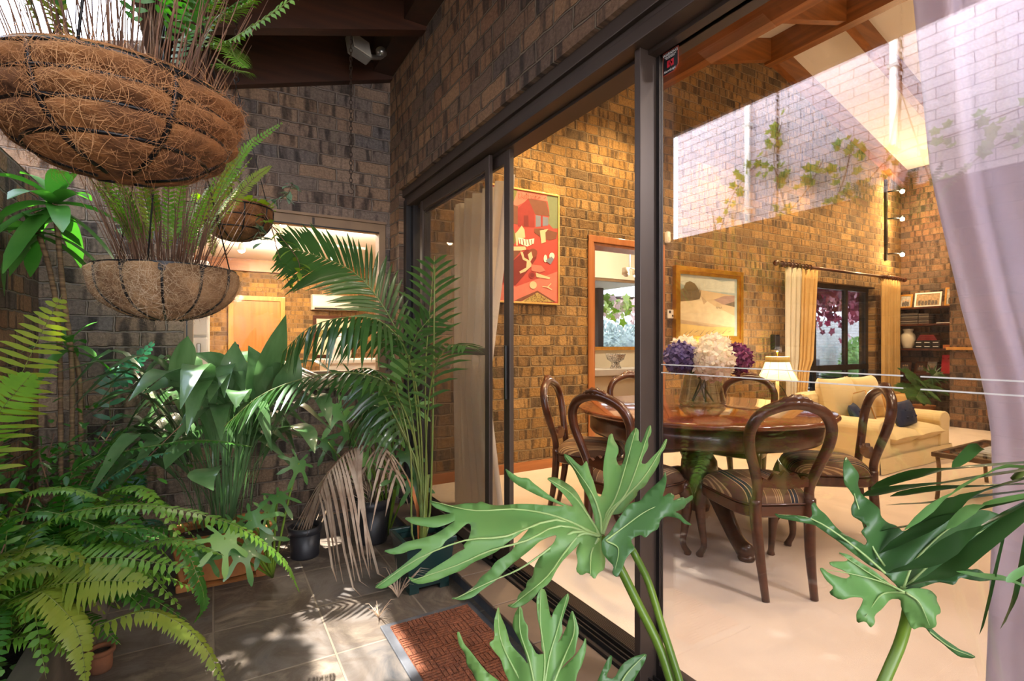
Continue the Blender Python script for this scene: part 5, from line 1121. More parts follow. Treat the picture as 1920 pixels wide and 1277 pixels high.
for i in range(16):
    a=rr.uniform(0,2*PI); d=Vector((cs(a),sn(a),0)); s0=Vector((-.145,1.17,1.585))+d*.09; l=rr.uniform(.25,.42); mb=MB()
    frond(mb,[s0,s0+d*l*.15+UP*l*.6,s0+d*l*.45+UP*l*.95],26,.03,.012,rr=rr,t0=.3); mb.obj('frond',[M['fern_yellow' if i%3==0 else 'fern_dark'],M['fern_stem']],t)
t=thing('basket_fern','upright twiggy fern with fine fronds in the black rimmed hanging basket','fern',(-.115,1.77,1.335)); stems(t,(-.115,1.77),.11,1.335,130,.33,rr,.45,r0=.0014)
for h in ([(340,480,1.8),(400,380,1.8),(450,290,1.8),(532,228,1.8)],[(330,480,1.75),(390,400,1.75),(430,330,1.75),(480,255,1.75)],[(330,480,1.7),(375,410,1.7),(425,300,1.7),(455,215,1.7)],[(350,485,1.8),(420,400,1.8),(470,340,1.8),(510,310,1.8)],[(310,485,1.7),(270,420,1.68),(235,360,1.66)],[(330,480,1.7),(390,440,1.65),(400,480,1.62)],[(300,485,1.72),(255,440,1.7),(215,430,1.7)]):
    mb=MB(); frond(mb,[P(*q) for q in h],50,.024,.009,up=Vector((.35,-.8,.3)),rr=rr,droop=.1,t0=.3,sweep=.5); mb.obj('frond',[M['fern_yellow' if rr.random()<.5 else 'fern'],M['fern_stem']],t)
for i in range(40):
    a=rr.uniform(0,2*PI); d=Vector((cs(a),sn(a),0)); s0=Vector((-.115,1.77,1.34))+d*.07; l=rr.uniform(.22,.40); mb=MB()
    frond(mb,[s0,s0+d*l*.12+UP*l*.5,s0+d*l*.4+UP*l*.95],30,.02,.008,rr=rr,t0=.35,sweep=.5); mb.obj('frond',[M['fern_yellow' if i%2 else 'fern'],M['fern_stem']],t)
t=thing('trailing_plant','striped leaf trailing plant spilling from the small basket before the kitchen window','plant',(.10,2.93,1.82))
for path in ([(455,385,2.6),(500,405,2.5),(520,470,2.48),(530,500,2.48),(545,540,2.48)],[(450,380,2.6),(480,420,2.5),(492,455,2.48)],[(465,375,2.65),(530,370,2.6),(548,345,2.6)],[(470,380,2.6),(515,430,2.5),(560,490,2.47),(555,525,2.47)],[(440,375,2.5),(425,350,2.45),(440,330,2.45)]):
    mb=MB(); pts=spline([P(*q) for q in path],14); mb.tube(pts,.0022,4,1)
    for i in range(3,14):
        for s_ in (1,-1):
            if rr.random()<.25: continue
            d=Vector((rr.uniform(-1,1),rr.uniform(-1,.3),rr.uniform(-.7,.3))).normalized(); l=rr.uniform(.04,.07); p=pts[i]
            mb.blade([p,p+d*l*.4,p+d*l*.75-UP*.004,p+d*l-UP*.01],[.003,l*.26,l*.2,.001],UP,.2,0)
    mb.obj('stem',[M['tradesc' if rr.random()<.6 else 'vine'],M['fern_stem']],t)
mb=MB()
for i in range(60):
    a=rr.uniform(0,2*PI); q=.15*math.sqrt(rr.random()); p=Vector((.10+q*cs(a),2.93+q*sn(a),1.82)); d=Vector((cs(a)*.6,sn(a)*.6,rr.uniform(.3,1))).normalized(); l=rr.uniform(.05,.10)
    mb.blade([p,p+d*l*.4,p+d*l*.8,p+d*l-UP*.01],[.003,l*.22,l*.18,.001],UP,.2,0)
mb.obj('crown',M['vine'],t)
def chain(name,label,p0,p1,pitch=.026):
    t=thing(name,label,'chain',p1); p0=Vector(p0); p1=Vector(p1); n=int((p0-p1).length/pitch); mb=MB()
    for i in range(n):
        c=p0.lerp(p1,(i+.5)/n); ax=Vector((1,0,0)) if i%2 else Vector((0,1,0)); mb.tube([c+ax*.008*cs(2*PI*k/10)+UP*.018*sn(2*PI*k/10) for k in range(11)],.0024,5,caps=False)
    mb.obj('links',M['chain'],t); return t
t=chain('hanging_chain','rusty empty chain hanging from the dark verandah rafter',(.72,3.17,3.02),(.72,3.17,2.10))
mb=MB(); mb.tube([Vector((.72+.016*sn(i*.6),3.17,2.10-.016*(1-cs(i*.6))-.01)) for i in range(9)],.0025,5); mb.obj('hook',M['chain'],t)
chain('hanging_chain','rusty chain holding the small basket before the kitchen window',(.10,2.93,2.97),(.10,2.93,2.50))
chain('hanging_chain','rusty chain above the largest hanging basket',(-.145,1.17,2.79),(-.145,1.17,2.40))
chain('hanging_chain','rusty chain above the black rimmed hanging basket',(-.115,1.77,2.79),(-.115,1.77,2.15))
fl_=thing('floodlight','square grey floodlight on a bracket under the verandah roof','light',(.86,3.50,3.14))
rotF=Matrix.Rotation(math.radians(24),3,'Z')@Matrix.Rotation(math.radians(-22),3,'X')@Matrix.Rotation(math.radians(8),3,'Y')
def rbox(mb,c,e,rot,mi=0,bev=.01):
    t_=MB(); t_.box((-e[0],-e[1],-e[2]),e,0,bev); mb.add([Vector(c)+rot@v for v in t_.v],t_.f,mi,False)
c=Vector((.84,3.48,3.13)); mb=MB(); rbox(mb,c,(.075,.035,.075),rotF); mb.obj('housing',pm('grey_cast',hx(120,114,106),hx(96,92,86),rough=.5),fl_)
mb=MB(); rbox(mb,c+rotF@Vector((0,-.038,0)),(.068,.004,.068),rotF,0,.003); mb.obj('lens',pm('flood_lens',hx(206,200,186),hx(180,174,160),rough=.25),fl_)
mb=MB(); mb.tube(spline([c+rotF@Vector((.02,.04,-.01)),Vector((.95,3.54,3.13)),Vector((1.02,3.57,3.17)),Vector((1.04,3.57,3.22))],8),.018,8); mb.blob((1.02,3.57,3.2),(.04,.04,.035),0,10,7); mb.obj('bracket',M['steel'],fl_)
# ---------------------------------------------------------------- pots on the paving
def pot(name,label,c,rt,rb,h,mat,n=32,rim=.02):
    t=thing(name,label,'pot',(c[0],c[1],ZF)); z=ZF+.0005
    mb=MB(); mb.lathe([(0,z),(rb,z),(rb+.003,z+.01),(lerp(rb,rt,.8),z+h*.8),(lerp(rb,rt,.8)-.008,z+h*.8),(rb*.9,z+.02),(0,z+.02)],(c[0],c[1],0),n); mb.obj('wall',mat,t)
    mb=MB(); mb.lathe([(lerp(rb,rt,.8),z+h*.78),(rt+.006,z+h*.8),(rt+.008,z+h),(rt-.006,z+h),(rt-.008,z+h*.82),(lerp(rb,rt,.8),z+h*.78)],(c[0],c[1],0),n); mb.obj('rim',mat,t)
    mb=MB(); mb.lathe([(0,z+h*.86),(rt*.6,z+h*.87),(rt-.009,z+h*.85)],(c[0],c[1],0),n); mb.obj('soil',M['soil'],t); return t
pot('nursery_pot','large black plastic pot of the dried palm by the back wall',(.875,3.27),.122,.092,.28,M['pot_black'])
pot('nursery_pot','small black plastic pot standing left of the large black pot',(.47,3.24),.088,.078,.18,M['pot_black'])
tp=thing('terracotta_trough','ribbed terracotta trough pot under the broad leaved plant','pot',(.05,3.19,ZF))
mb=MB(); z=ZF+.0005
for (za,zb,e) in ((.0,.02,.0),(.03,.26,.01)):
    vs=[]
    for zz,g in ((za,e-.03*(1 if za else .2)),(zb,e+.01)):
        for i in range(40):
            a=2*PI*i/40; k=.012*(1 if int(i/2)%2 else 0) if za else 0; vs.append((.05+math.copysign(abs(cs(a))**.5,cs(a))*(.215+g+k),3.19+math.copysign(abs(sn(a))**.5,sn(a))*(.13+g+k),z+zz))
    mb.add(vs,[(i,(i+1)%40,40+(i+1)%40,40+i) for i in range(40)]+[list(range(40))[::-1]]+([list(range(40,80))] if za==0 else []),0)
mb.obj('wall',M['terra'],tp)
mb=MB()
def rimp(i,g,zz): a=2*PI*i/40; return Vector((.05+math.copysign(abs(cs(a))**.5,cs(a))*(.232+g),3.19+math.copysign(abs(sn(a))**.5,sn(a))*(.148+g),z+zz))
mb.tube([rimp(i,.0,.26) for i in range(41)],.016,8,caps=False); mb.obj('rolled_rim',M['terra'],tp)
mb=MB()
for x in (-.13,.23):
    for y in (3.09,3.29): mb=MB(); mb.box((x-.035,y-.03,z),(x+.035,y+.03,z+.04),0,.008); mb.obj('foot',M['terra'],tp)
mb=MB(); mb.prism([(.05+math.copysign(abs(cs(2*PI*i/40))**.5,cs(2*PI*i/40))*.222,3.19+math.copysign(abs(sn(2*PI*i/40))**.5,sn(2*PI*i/40))*.138) for i in range(40)],2,z+.225,z+.231); mb.obj('soil',M['soil'],tp)
pot('terracotta_pot','small terracotta pot half hidden by fronds against the timber edging',(-.375,2.50),.04,.034,.085,pm('old_clay',hx(120,74,44),hx(92,56,34),scale=12,rough=.9),24)
# aspidistra
ap=thing('cast_iron_plant','cast iron plant with many broad dark leaves in the terracotta trough','plant',(.05,3.19,.16)); rr=random.Random(61)
def aleaf(path,w,mat='aspid',n=12,fold=.18,up=None,bl=.42):
    pts=spline([Vector(p) for p in path],n); ws=[]
    for i in range(n):
        u=i/(n-1); ws.append(.0035 if u<bl else max(.0015,w*sn(PI*min(1,((u-bl)/(1-bl))**.8*.97+.03))))
    mb=MB(); mb.blade(pts,ws,up or UP,fold); mb.obj('leaf',M[mat],ap)
for i in range(85):
    a=rr.uniform(0,2*PI); q=rr.random(); b=Vector((.05+cs(a)*.17*q,3.19+sn(a)*.09*q,.165)); out_=rr.uniform(.12,.42); hgt=rr.uniform(.45,.95); a2=a+rr.uniform(-.5,.5); d=Vector((cs(a2),sn(a2)*.8-.15,0)); e=b+d*out_+UP*hgt
    if e.y>3.80: e.y=3.78
    tip=e+d*rr.uniform(.12,.26)-UP*rr.uniform(.05,.25)
    if tip.y>3.86: tip.y=3.84
    aleaf([b,b+d*out_*.2+UP*hgt*.45,b+d*out_*.65+UP*hgt*.88,e,tip],rr.uniform(.05,.072))
cb=Vector((.08,3.17,.165))
for path,w,up in (([(470,800,2.7),(488,730,2.66),(512,660,2.64),(536,590,2.64)],.062,Vector((.5,-.8,.3))),([(455,800,2.7),(441,730,2.68),(438,690,2.66),(441,640,2.7)],.062,Vector((.2,-.9,.2))),([(450,800,2.7),(430,730,2.64),(408,680,2.6),(362,662,2.56)],.06,Vector((.3,-.6,.8))),([(470,800,2.7),(478,740,2.66),(486,690,2.62),(466,648,2.66)],.055,Vector((.3,-.9,.1))),
  ([(450,810,2.7),(400,730,2.55),(375,712,2.48),(372,770,2.42)],.06,UP),([(440,810,2.7),(385,720,2.6),(360,695,2.52),(345,735,2.48)],.058,UP),([(470,810,2.7),(455,745,2.55),(446,735,2.48),(443,765,2.45)],.045,UP),([(460,810,2.7),(395,745,2.55),(330,715,2.45),(268,738,2.40)],.05,Vector((.2,-.5,.8))),([(480,810,2.7),(520,740,2.6),(545,700,2.6),(555,650,2.62)],.05,Vector((.3,-.9,.2))),([(440,810,2.7),(340,730,2.5),(345,660,2.5),(352,630,2.5)],.05,Vector((.6,-.7,.3))),
  ([(500,830,2.7),(560,760,2.6),(600,745,2.55),(620,800,2.5)],.05,UP),([(480,830,2.7),(540,800,2.5),(575,810,2.45),(590,850,2.42)],.045,UP),([(430,850,2.6),(370,830,2.4),(330,850,2.3),(310,880,2.25)],.05,UP),([(430,880,2.6),(400,880,2.35),(380,895,2.25),(400,920,2.2)],.05,UP)):
    pts=[P(*q) for q in path]; aleaf([cb]+pts,w*1.25,up=up,bl=.45,n=16)
# ---------------------------------------------------------------- split leaf plants
def fill_leaf(mb,outline,fn,step,mi=0):
    """triangulate a closed 2d outline with interior points, map to 3d by fn"""
    n=len(outline); xs=[p[0] for p in outline]; ys=[p[1] for p in outline]; vs=[Vector(p) for p in outline]
    def inside(x,y):
        c_=False; j=n-1
        for i in range(n):
            if (ys[i]>y)!=(ys[j]>y) and x<(xs[j]-xs[i])*(y-ys[i])/(ys[j]-ys[i])+xs[i]: c_=not c_
            j=i
        return c_
    x=min(xs)
    while x<max(xs):
        y=min(ys)
        while y<max(ys):
            if inside(x,y): vs.append(Vector((x,y)))
            y+=step
        x+=step
    r=delaunay_2d_cdt(vs,[],[list(range(n))],1,1e-4)
    mb.add([fn(v.x,v.y) for v in r[0]],[list(f) for f in r[2]],mi,True)
def smooth_outline(o,k=2):
    for _ in range(k):
        q=[]
        for i in range(len(o)):
            a,b=o[i],o[(i+1)%len(o)]; q+= [(a[0]*.8+b[0]*.2,a[1]*.8+b[1]*.2),(a[0]*.2+b[0]*.8,a[1]*.2+b[1]*.8)]
        o=q
    return o
def lobed(parent,c,tipdir,nrm,size,lobes,mat,rr,petiole=None):
    tipdir=Vector(tipdir).normalized(); nrm=Vector(nrm).normalized(); S=tipdir.cross(nrm).normalized(); nrm=S.cross(tipdir)
    out=[]; 
    for i in range(lobes):
        a=lerp(-2.5,2.5,i/(lobes-1)); l=size*(1-.42*abs(a)/2.5)*rr.uniform(.9,1.05); w=.16
        out+= [(a-w*.9,l*.42),(a-w*.75,l*.8),(a,l),(a+w*.75,l*.78),(a+w*.9,l*.42)]
        if i<lobes-1: out.append((a+2.5/(lobes-1),size*.30))
    pts=[(r*sn(a),r*cs(a)) for a,r in out]+[(0,-size*.06)]
    def fn(x,y): q=math.hypot(x,y)/size; return Vector(c)+S*x+tipdir*y-nrm*(.35*q*q*size)+nrm*.05*size*abs(x)/size
    mb=MB(); fill_leaf(mb,smooth_outline(pts,1),fn,size/9); o=mb.obj('leaf',M[mat],parent)
    if petiole is not None:
        mb=MB(); p=Vector(petiole); mb.tube(spline([p,p.lerp(Vector(c),.6)+Vector((0,0,.04)),Vector(c)],8),.006,6); mb.obj('stalk',M['stalk'],parent)
def philo(name,label,base,leaves,seed,mat):
    rr=random.Random(seed); t=thing(name,label,'plant',base)
    for (px,py,f,size,td,nr) in leaves: lobed(t,P(px,py,f),td,nr,size,7,mat if rr.random()<.7 else 'philo',rr,base)
    return t
philo('split_leaf_plant','low dark split leaf plant at the foot of the terracotta trough',(.27,2.98,ZF+.02),[(440,985,2.45,.17,(-.2,-.9,-.5),(.3,-.6,.8)),(470,975,2.45,.15,(.8,-.2,.2),(.2,-.8,.6)),(560,868,2.75,.16,(-.3,-.5,-.9),(.4,-.8,.3)),(420,1010,2.35,.19,(.1,-.6,-.8),(.3,-.8,.5)),(455,1030,2.4,.19,(.3,-.6,-.8),(.3,-.8,.5)),(385,1035,2.35,.17,(-.3,-.6,-.8),(.3,-.8,.5)),(490,1010,2.5,.17,(.6,-.4,-.7),(.2,-.8,.5)),(520,930,2.6,.15,(.4,-.6,-.4),(.2,-.6,.8)),(500,960,2.6,.14,(.6,.2,-.2),(.2,-.8,.5))],71,'philo_dark')
philo('split_leaf_plant','bright split leaf plant between the black pot and the palm stems',(.97,3.25,ZF+.02),[(745,895,3.05,.17,(-.4,-.5,.1),(.2,-.8,.6)),(775,905,3.05,.18,(.1,-.5,-.8),(-.3,-.9,.3)),(745,690,3.2,.24,(.6,-.2,.2),(-.3,-.7,.7)),(690,745,3.2,.2,(-.6,-.2,-.5),(.2,-.8,.6)),(690,860,3.15,.16,(-.6,-.4,-.4),(.2,-.8,.6)),(740,790,3.2,.2,(.3,-.4,-.8),(0,-.9,.4)),(640,770,3.3,.2,(-.5,-.3,-.6),(.2,-.8,.6)),(665,720,3.3,.2,(-.3,-.3,.3),(.2,-.8,.6)),(715,745,3.25,.2,(.2,-.3,-.5),(.1,-.9,.4)),(655,810,3.3,.17,(-.4,-.4,-.5),(.2,-.8,.6)),(720,820,3.2,.18,(.3,-.3,-.6),(.1,-.9,.4)),(768,760,3.2,.18,(.4,-.3,-.3),(-.2,-.9,.4)),(760,850,3.15,.17,(.2,-.5,-.7),(-.2,-.9,.4)),(615,830,3.35,.16,(-.3,-.3,-.6),(.2,-.8,.6))],72,'philo_dark')
# ---------------------------------------------------------------- dried palm in the large black pot
dp_=thing('dried_palm','dried palm with a dead grey frond drooping over the small black pot','palm',(.875,3.27,.14)); rr=random.Random(81)
b=Vector((.875,3.27,.125))
for path,L_,side in (([(712,900,3.2),(700,842,3.15),(669,838,3.1),(639,858,3.0),(613,891,2.92),(599,925,2.88)],.50,1),([(712,900,3.2),(705,845,3.15),(722,842,3.05),(742,890,2.98)],.2,1)):
    mb=MB(); frond(mb,[b]+[P(*q) for q in path],34 if L_>.3 else 14,L_,.017,rr=rr,droop=.7,hang=.9,seg=3,prof=lambda t:.6+.4*sn(PI*t),t0=.42,sweep=.35,jit=.55,stemr=.006); mb.obj('dead_frond',[M['dry'],M['fern_stem']],dp_)
mb=MB()
for i in range(30):
    a=rr.uniform(0,2*PI); q=.06*rr.random(); p=b+Vector((cs(a)*q,sn(a)*q,-.01)); d=Vector((cs(a)*.5,sn(a)*.5,1)).normalized(); l=rr.uniform(.1,.3); mb.tube([p,p+d*l*.6,p+d*l+Vector((cs(a),sn(a),-.4))*l*.2],.0025,4)
mb.obj('dry_stalk',M['dry'],dp_)
# ---------------------------------------------------------------- kentia palm in the green tub
gt=thing('green_tub','square dark green plastic tub holding the palm beside the sill','pot',(.95,2.56,ZF)); z=ZF+.001; tx0,tx1,ty0,ty1=.825,1.078,2.44,2.69
mb=MB(); vs=[]
for zz,g in ((.025,-.022),(.235,.0)): vs+=[(tx0-g,ty0-g,z+zz),(tx1+g,ty0-g,z+zz),(tx1+g,ty1+g,z+zz),(tx0-g,ty1+g,z+zz)]
mb.add(vs,[(0,1,5,4),(1,2,6,5),(2,3,7,6),(3,0,4,7),(3,2,1,0)]); mb.obj('wall',M['pot_green'],gt)
mb=MB(); e=.012
mb.box((tx0-e,ty0-e,z+.235),(tx1+e,ty0+.012,z+.265),0,.005); mb.box((tx0-e,ty1-.012,z+.235),(tx1+e,ty1+e,z+.265),0,.005); mb.box((tx0-e,ty0+.012,z+.235),(tx0+.012,ty1-.012,z+.265),0,.005); mb.box((tx1-.012,ty0+.012,z+.235),(tx1+e,ty1-.012,z+.265),0,.005); mb.obj('rim',M['pot_green'],gt)
for x in (tx0+.02,tx1-.07):
    for y in (ty0+.02,ty1-.07):
        mb=MB(); mb.box((x,y,z),(x+.05,y+.05,z+.026)); mb.obj('foot',M['pot_green'],gt)
mb=MB(); mb.box((tx0+.006,ty0+.006,z+.18),(tx1-.006,ty1-.006,z+.205)); mb.obj('soil',M['soil'],gt)
kp=thing('kentia_palm','kentia palm with arching dark fronds in the green tub beside the sliding door','palm',(.95,2.56,.09)); rr=random.Random(91)
kb_=Vector((.95,2.56,.09))
mb=MB(); mb.tube([kb_,P(797,930,2.85),P(801,890,2.86)],[.02,.018,.014],10); mb.obj('trunk',M['palm_stem'],kp)
mb=MB(); mb.blade([kb_+Vector((-.02,0,0)),P(783,960,2.8),P(772,915,2.8),P(762,893,2.82)],[.012,.016,.012,.002],Vector((.5,-.9,0)),.3); mb.obj('dead_sheath',pm('orange_sheath',hx(170,104,58),hx(140,80,44),scale=20),kp)
KF=[([(793,900,2.85),(785,760,2.85),(764,664,2.8),(715,569,2.75),(664,511,2.68),(595,480,2.6),(526,462,2.52)],.34,.024,58,dict(t0=.42,sweep=.75,droop=.2,vee=.1,up=Vector((.25,-.85,.45)))),
 ([(790,900,2.85),(780,760,2.85),(764,664,2.76),(719,606,2.66),(658,594,2.56),(584,612,2.46),(529,661,2.40)],.27,.026,44,dict(t0=.45,sweep=.5,droop=.5,hang=.6)),
 ([(800,900,2.85),(797,760,2.86),(800,650,2.84),(808,560,2.8),(815,480,2.74)],.27,.022,26,dict(t0=.5,sweep=.8,droop=.2,up=Vector((.2,-.9,.3)))),
 ([(788,900,2.85),(775,800,2.85),(765,720,2.84),(775,640,2.8),(812,590,2.74)],.26,.022,26,dict(t0=.45,sweep=.9,droop=.2,up=Vector((.2,-.9,.3)))),
 ([(785,900,2.85),(770,800,2.8),(720,715,2.7),(620,700,2.55),(500,735,2.42),(420,800,2.35)],.24,.025,46,dict(t0=.4,sweep=.7,droop=.35,hang=.25)),
 ([(788,900,2.9),(762,830,2.95),(725,770,3.0),(685,765,3.05),(655,810,3.05)],.22,.026,28,dict(t0=.4,sweep=.5,droop=.6,hang=.7)),
 ([(798,900,2.8),(800,800,2.75),(812,700,2.65),(840,650,2.55),(880,650,2.45)],.22,.02,26,dict(t0=.45,sweep=.8,droop=.3)),
 ([(783,900,2.85),(755,800,2.9),(730,720,3.0),(690,690,3.1),(640,700,3.15)],.25,.026,28,dict(t0=.4,sweep=.5,droop=.5,hang=.5))]
for path,Lf,w,n,kw in KF:
    mb=MB(); frond(mb,[kb_]+[P(*q) for q in path],n,Lf,w,rr=rr,seg=2,prof=pprof,stemr=.007,**kw); mb.obj('frond',[M['palm'],M['palm_stem']],kp)
for path in ([(772,1000,2.72),(770,850,2.75),(742,720,2.8)],[(790,990,2.78),(785,880,2.8),(740,780,2.8),(700,700,2.8)],[(806,960,2.78),(812,760,2.76),(815,500,2.7)]):
    mb=MB(); mb.tube(spline([kb_]+[P(*q) for q in path],10),[.008-.0005*i for i in range(10)],6); mb.obj('stalk',M['palm_stem'],kp)
# weeds
def tuft(name,label,c,n,l,mat,rr,flat=.4):
    t=thing(name,label,'plant',c); mb=MB()
    for i in range(n):
        a=rr.uniform(0,2*PI); d=Vector((cs(a)*flat,sn(a)*flat,1)).normalized(); k=l*rr.uniform(.5,1.1); p=Vector(c); mb.blade([p,p+d*k*.5,p+d*k*.85+Vector((cs(a),sn(a),-.3))*k*.1,p+d*k+Vector((cs(a),sn(a),-.8))*k*.25],[.0018,.0018,.0012,.0003],Vector((.3,-.9,.2)),.1)
    mb.obj('blades',M[mat],t)
tuft('dry_grass_tuft','tiny dry weed growing from the paving joint beside the doormat',(.655,2.335,ZF),16,.10,'dry',random.Random(3),.7)
tuft('wispy_grass','wispy pale grass hanging beside the green tub',(.79,2.47,ZF),26,.20,'dry',random.Random(4),.6)
# ---------------------------------------------------------------- doormat
dm=thing('doormat','rust brown coir doormat with a basket weave pattern and grey rubber edge','doormat',(.855,1.85,ZF)); mx0,mx1,my0,my1=.635,1.075,1.42,2.245
mb=MB(); mb.box((mx0,my0,ZF+.001),(mx1,my1,ZF+.012),0,.004); mb.obj('rubber_base',M['riser'],dm)
mm=pm('mat_coir',hx(140,82,54),hx(96,54,36),scale=70,rough=.95,bump=1,bscale=200); ix0,ix1,iy0,iy1=mx0+.035,mx1-.03,my0+.03,my1-.035
cell=.0625; nx=int((ix1-ix0)/cell); ny=int((iy1-iy0)/cell); mb=MB(); mb.box((ix0,iy0,ZF+.010),(ix1,iy1,ZF+.0135),0)
cx_=(ix1-ix0)/nx; cy_=(iy1-iy0)/ny
for i in range(nx):
    for j in range(ny):
        for k in range(4):
            xa,ya=ix0+i*cx_,iy0+j*cy_
            if (i+j)%2: mb.box((xa+.003,ya+k*cy_/4+.002,ZF+.0135),(xa+cx_-.003,ya+(k+1)*cy_/4-.002,ZF+.0185),0)
            else: mb.box((xa+k*cx_/4+.002,ya+.003,ZF+.0135),(xa+(k+1)*cx_/4-.002,ya+cy_-.003,ZF+.0185),0)
o=mb.obj('coir_pile',mm,dm)
mb=MB(); rr=random.Random(6)
for i in range(5200):
    x,y=rr.uniform(ix0,ix1),rr.uniform(iy0,iy1); a=rr.uniform(0,2*PI); p=Vector((x,y,ZF+.015)); d=Vector((cs(a)*.8,sn(a)*.8,.7))*rr.uniform(.006,.012); s_=Vector((-sn(a),cs(a),0))*.0007; mb.add([p-s_,p+s_,p+d],[(0,1,2)])
o=mb.obj('coir_fibre',pm('mat_fibre',hx(176,96,56),hx(120,62,38),scale=40,rough=.9),dm); o['kind']='stuff'
# ================================================================ FOREGROUND SPLIT LEAVES
def crop(o,k,pts): return [(o[0]+x/k,o[1]+y/k) for x,y in pts]
def big_leaf(parent,outlines,depth,veins,mat,name='leaf',step=16,vmat='philo_vein',vw=.004,holes=()):
    mb=MB()
    for o in outlines: fill_leaf(mb,smooth_outline(o,1),lambda x,y:P(x,y,depth(x,y)),step)
    lf=mb.obj(name,M[mat],parent); sd=lf.modifiers.new('thickness','SOLIDIFY'); sd.thickness=.0012
    for v in veins:
        pts=spline([P(x,y,depth(x,y)-.0035) for x,y in v],16); mb=MB(); mb.tube(pts,[vw*(1-.8*i/15)*.5 for i in range(16)],5); mb.obj('vein',M[vmat],lf)
    return lf
O1=crop((700,780),2.569,[(632,250),(655,300),(690,330),(740,357),(800,387),(860,412),(905,430),(925,436),(830,430),(760,424),(700,424),(640,430),(590,434),(545,424),(520,412),(495,424),(470,420),(430,424),(400,430),(350,434),(310,420),(268,405),(290,440),(340,460),(380,470),(320,480),(260,492),(200,487),(145,492),(185,520),(240,532),(300,540),(350,525),(400,503),(360,530),(330,552),(290,575),(240,588),(190,600),(150,610),(110,635),(45,650),(90,668),(140,664),(175,648),(215,640),(240,640),(190,680),(160,705),(110,745),(60,780),(0,828),(50,834),(105,800),(150,762),(205,730),(250,690),(290,655),(330,632),(350,600),(390,575),(420,545),(455,516),(470,525),(470,560),(455,600),(432,625),(445,645),(470,625),(500,600),(515,580),(560,545),(575,515),(600,505),(620,520),(600,548),(560,560),(520,590),(480,620),(440,640),(400,660),(360,690),(310,720),(270,745),(235,778),(200,785),(165,772),(185,800),(225,812),(300,795),(370,765),(430,742),(480,705),(540,680),(600,650),(640,615),(690,580),(745,538),(750,545),(720,580),(690,610),(670,645),(640,670),(590,700),(560,745),(520,775),(490,820),(450,850),(410,872),(370,880),(430,890),(480,875),(530,835),(590,795),(620,760),(660,720),(710,680),(760,640),(800,605),(840,585),(885,572),(870,610),(840,640),(800,680),(775,730),(770,775),(740,800),(735,835),(700,860),(690,900),(640,914),(680,928),(725,912),(770,880),(800,842),(850,805),(880,745),(910,700),(945,665),(985,625),(1000,600),(975,650),(985,700),(975,745),(1000,770),(1035,752),(1065,790),(1085,755),(1110,742),(1118,690),(1098,640),(1098,585),(1110,530),(1130,480),(1200,470),(1228,425),(1268,385),(1272,362),(1308,338),(1330,300),(1352,270),(1378,222),(1382,185),(1405,155),(1416,112),(1405,112),(1380,162),(1340,200),(1312,232),(1290,230),(1300,195),(1326,150),(1322,112),(1340,85),(1338,42),(1320,55),(1306,95),(1290,135),(1278,115),(1280,70),(1264,55),(1240,85),(1222,115),(1210,150),(1216,190),(1198,240),(1180,238),(1168,205),(1182,175),(1178,145),(1160,120),(1150,82),(1132,95),(1125,140),(1112,200),(1105,270),(1112,335),(1096,390),(1080,385),(1062,320),(1045,275),(1035,240),(1027,213),(1005,245),(980,226),(950,195),(916,180),(925,212),(955,242),(975,275),(1000,330),(1040,400),(1060,470),(1072,530),(1040,480),(1010,425),(985,375),(960,345),(920,318),(875,295),(832,300),(860,325),(905,365),(940,405),(965,440),(930,430),(880,405),(830,368),(800,345),(770,322),(745,298),(705,298),(668,275)])
def d1(x,y):
    cx,cy=1127,1006
    f=1.06-(y-cy)*.00085-(x-cx)*-.00002
    dx=x-cx; dy=y-cy; rr_=math.hypot(dx,dy); a=math.atan2(dy,dx)
    return f+.018*cs(a*9)*min(1,rr_/150)+.03*(rr_/400)**2
pl=thing('split_leaf_philodendron','large split leaf philodendron reaching up in front of the glass at bottom centre','plant',(.83,.47,ZF))
pb=Vector((.83,.47,ZF+.02))
vein=lambda *q: crop((700,780),2.569,q)
big_leaf(pl,[O1],d1,[vein((1090,580),(900,490),(700,450),(480,455),(280,410)),vein((1090,580),(880,500),(640,580),(440,600),(210,690),(10,828)),vein((1090,580),(900,530),(740,600),(560,650),(400,720),(180,795)),vein((1090,580),(960,560),(820,660),(700,740),(560,800),(390,882)),vein((1090,580),(1000,570),(920,660),(830,780),(660,918)),vein((1090,580),(1060,520),(960,380),(840,302)),vein((1100,570),(1090,470),(1040,350),(925,190)),vein((1105,570),(1120,480),(1180,360),(1265,60)),vein((1105,570),(1140,460),(1230,350),(1335,50)),vein((1105,570),(1160,450),(1300,300),(1412,120)),vein((1085,590),(1050,660),(1045,770))],'philo',step=15,vw=.007)
OR=crop((700,780),2.569,[(1098,600),(1140,560),(1170,510),(1205,460),(1235,420),(1285,412),(1315,370),(1355,335),(1395,300),(1408,262),(1414,310),(1405,352),(1390,395),(1430,368),(1452,385),(1440,410),(1490,388),(1500,400),(1536,378),(1540,398),(1505,425),(1495,445),(1450,462),(1475,470),(1500,500),(1538,528),(1500,522),(1465,490),(1410,482),(1382,500),(1372,545),(1340,560),(1310,590),(1290,572),(1255,585),(1240,602),(1262,640),(1240,660),(1215,690),(1200,735),(1175,780),(1150,760),(1160,725),(1125,690),(1100,655)])
def d2(x,y): return 1.00-(y-1000)*.0005+.012*sn((x-1127)*.05+(y-1000)*.03)+.03*((x-1127)/150)**2*.3
big_leaf(pl,[OR],d2,[vein((1120,600),(1200,540),(1330,450),(1480,400)),vein((1120,600),(1180,640),(1165,740))],'philo_dark',name='lobe',step=12,vw=.004)
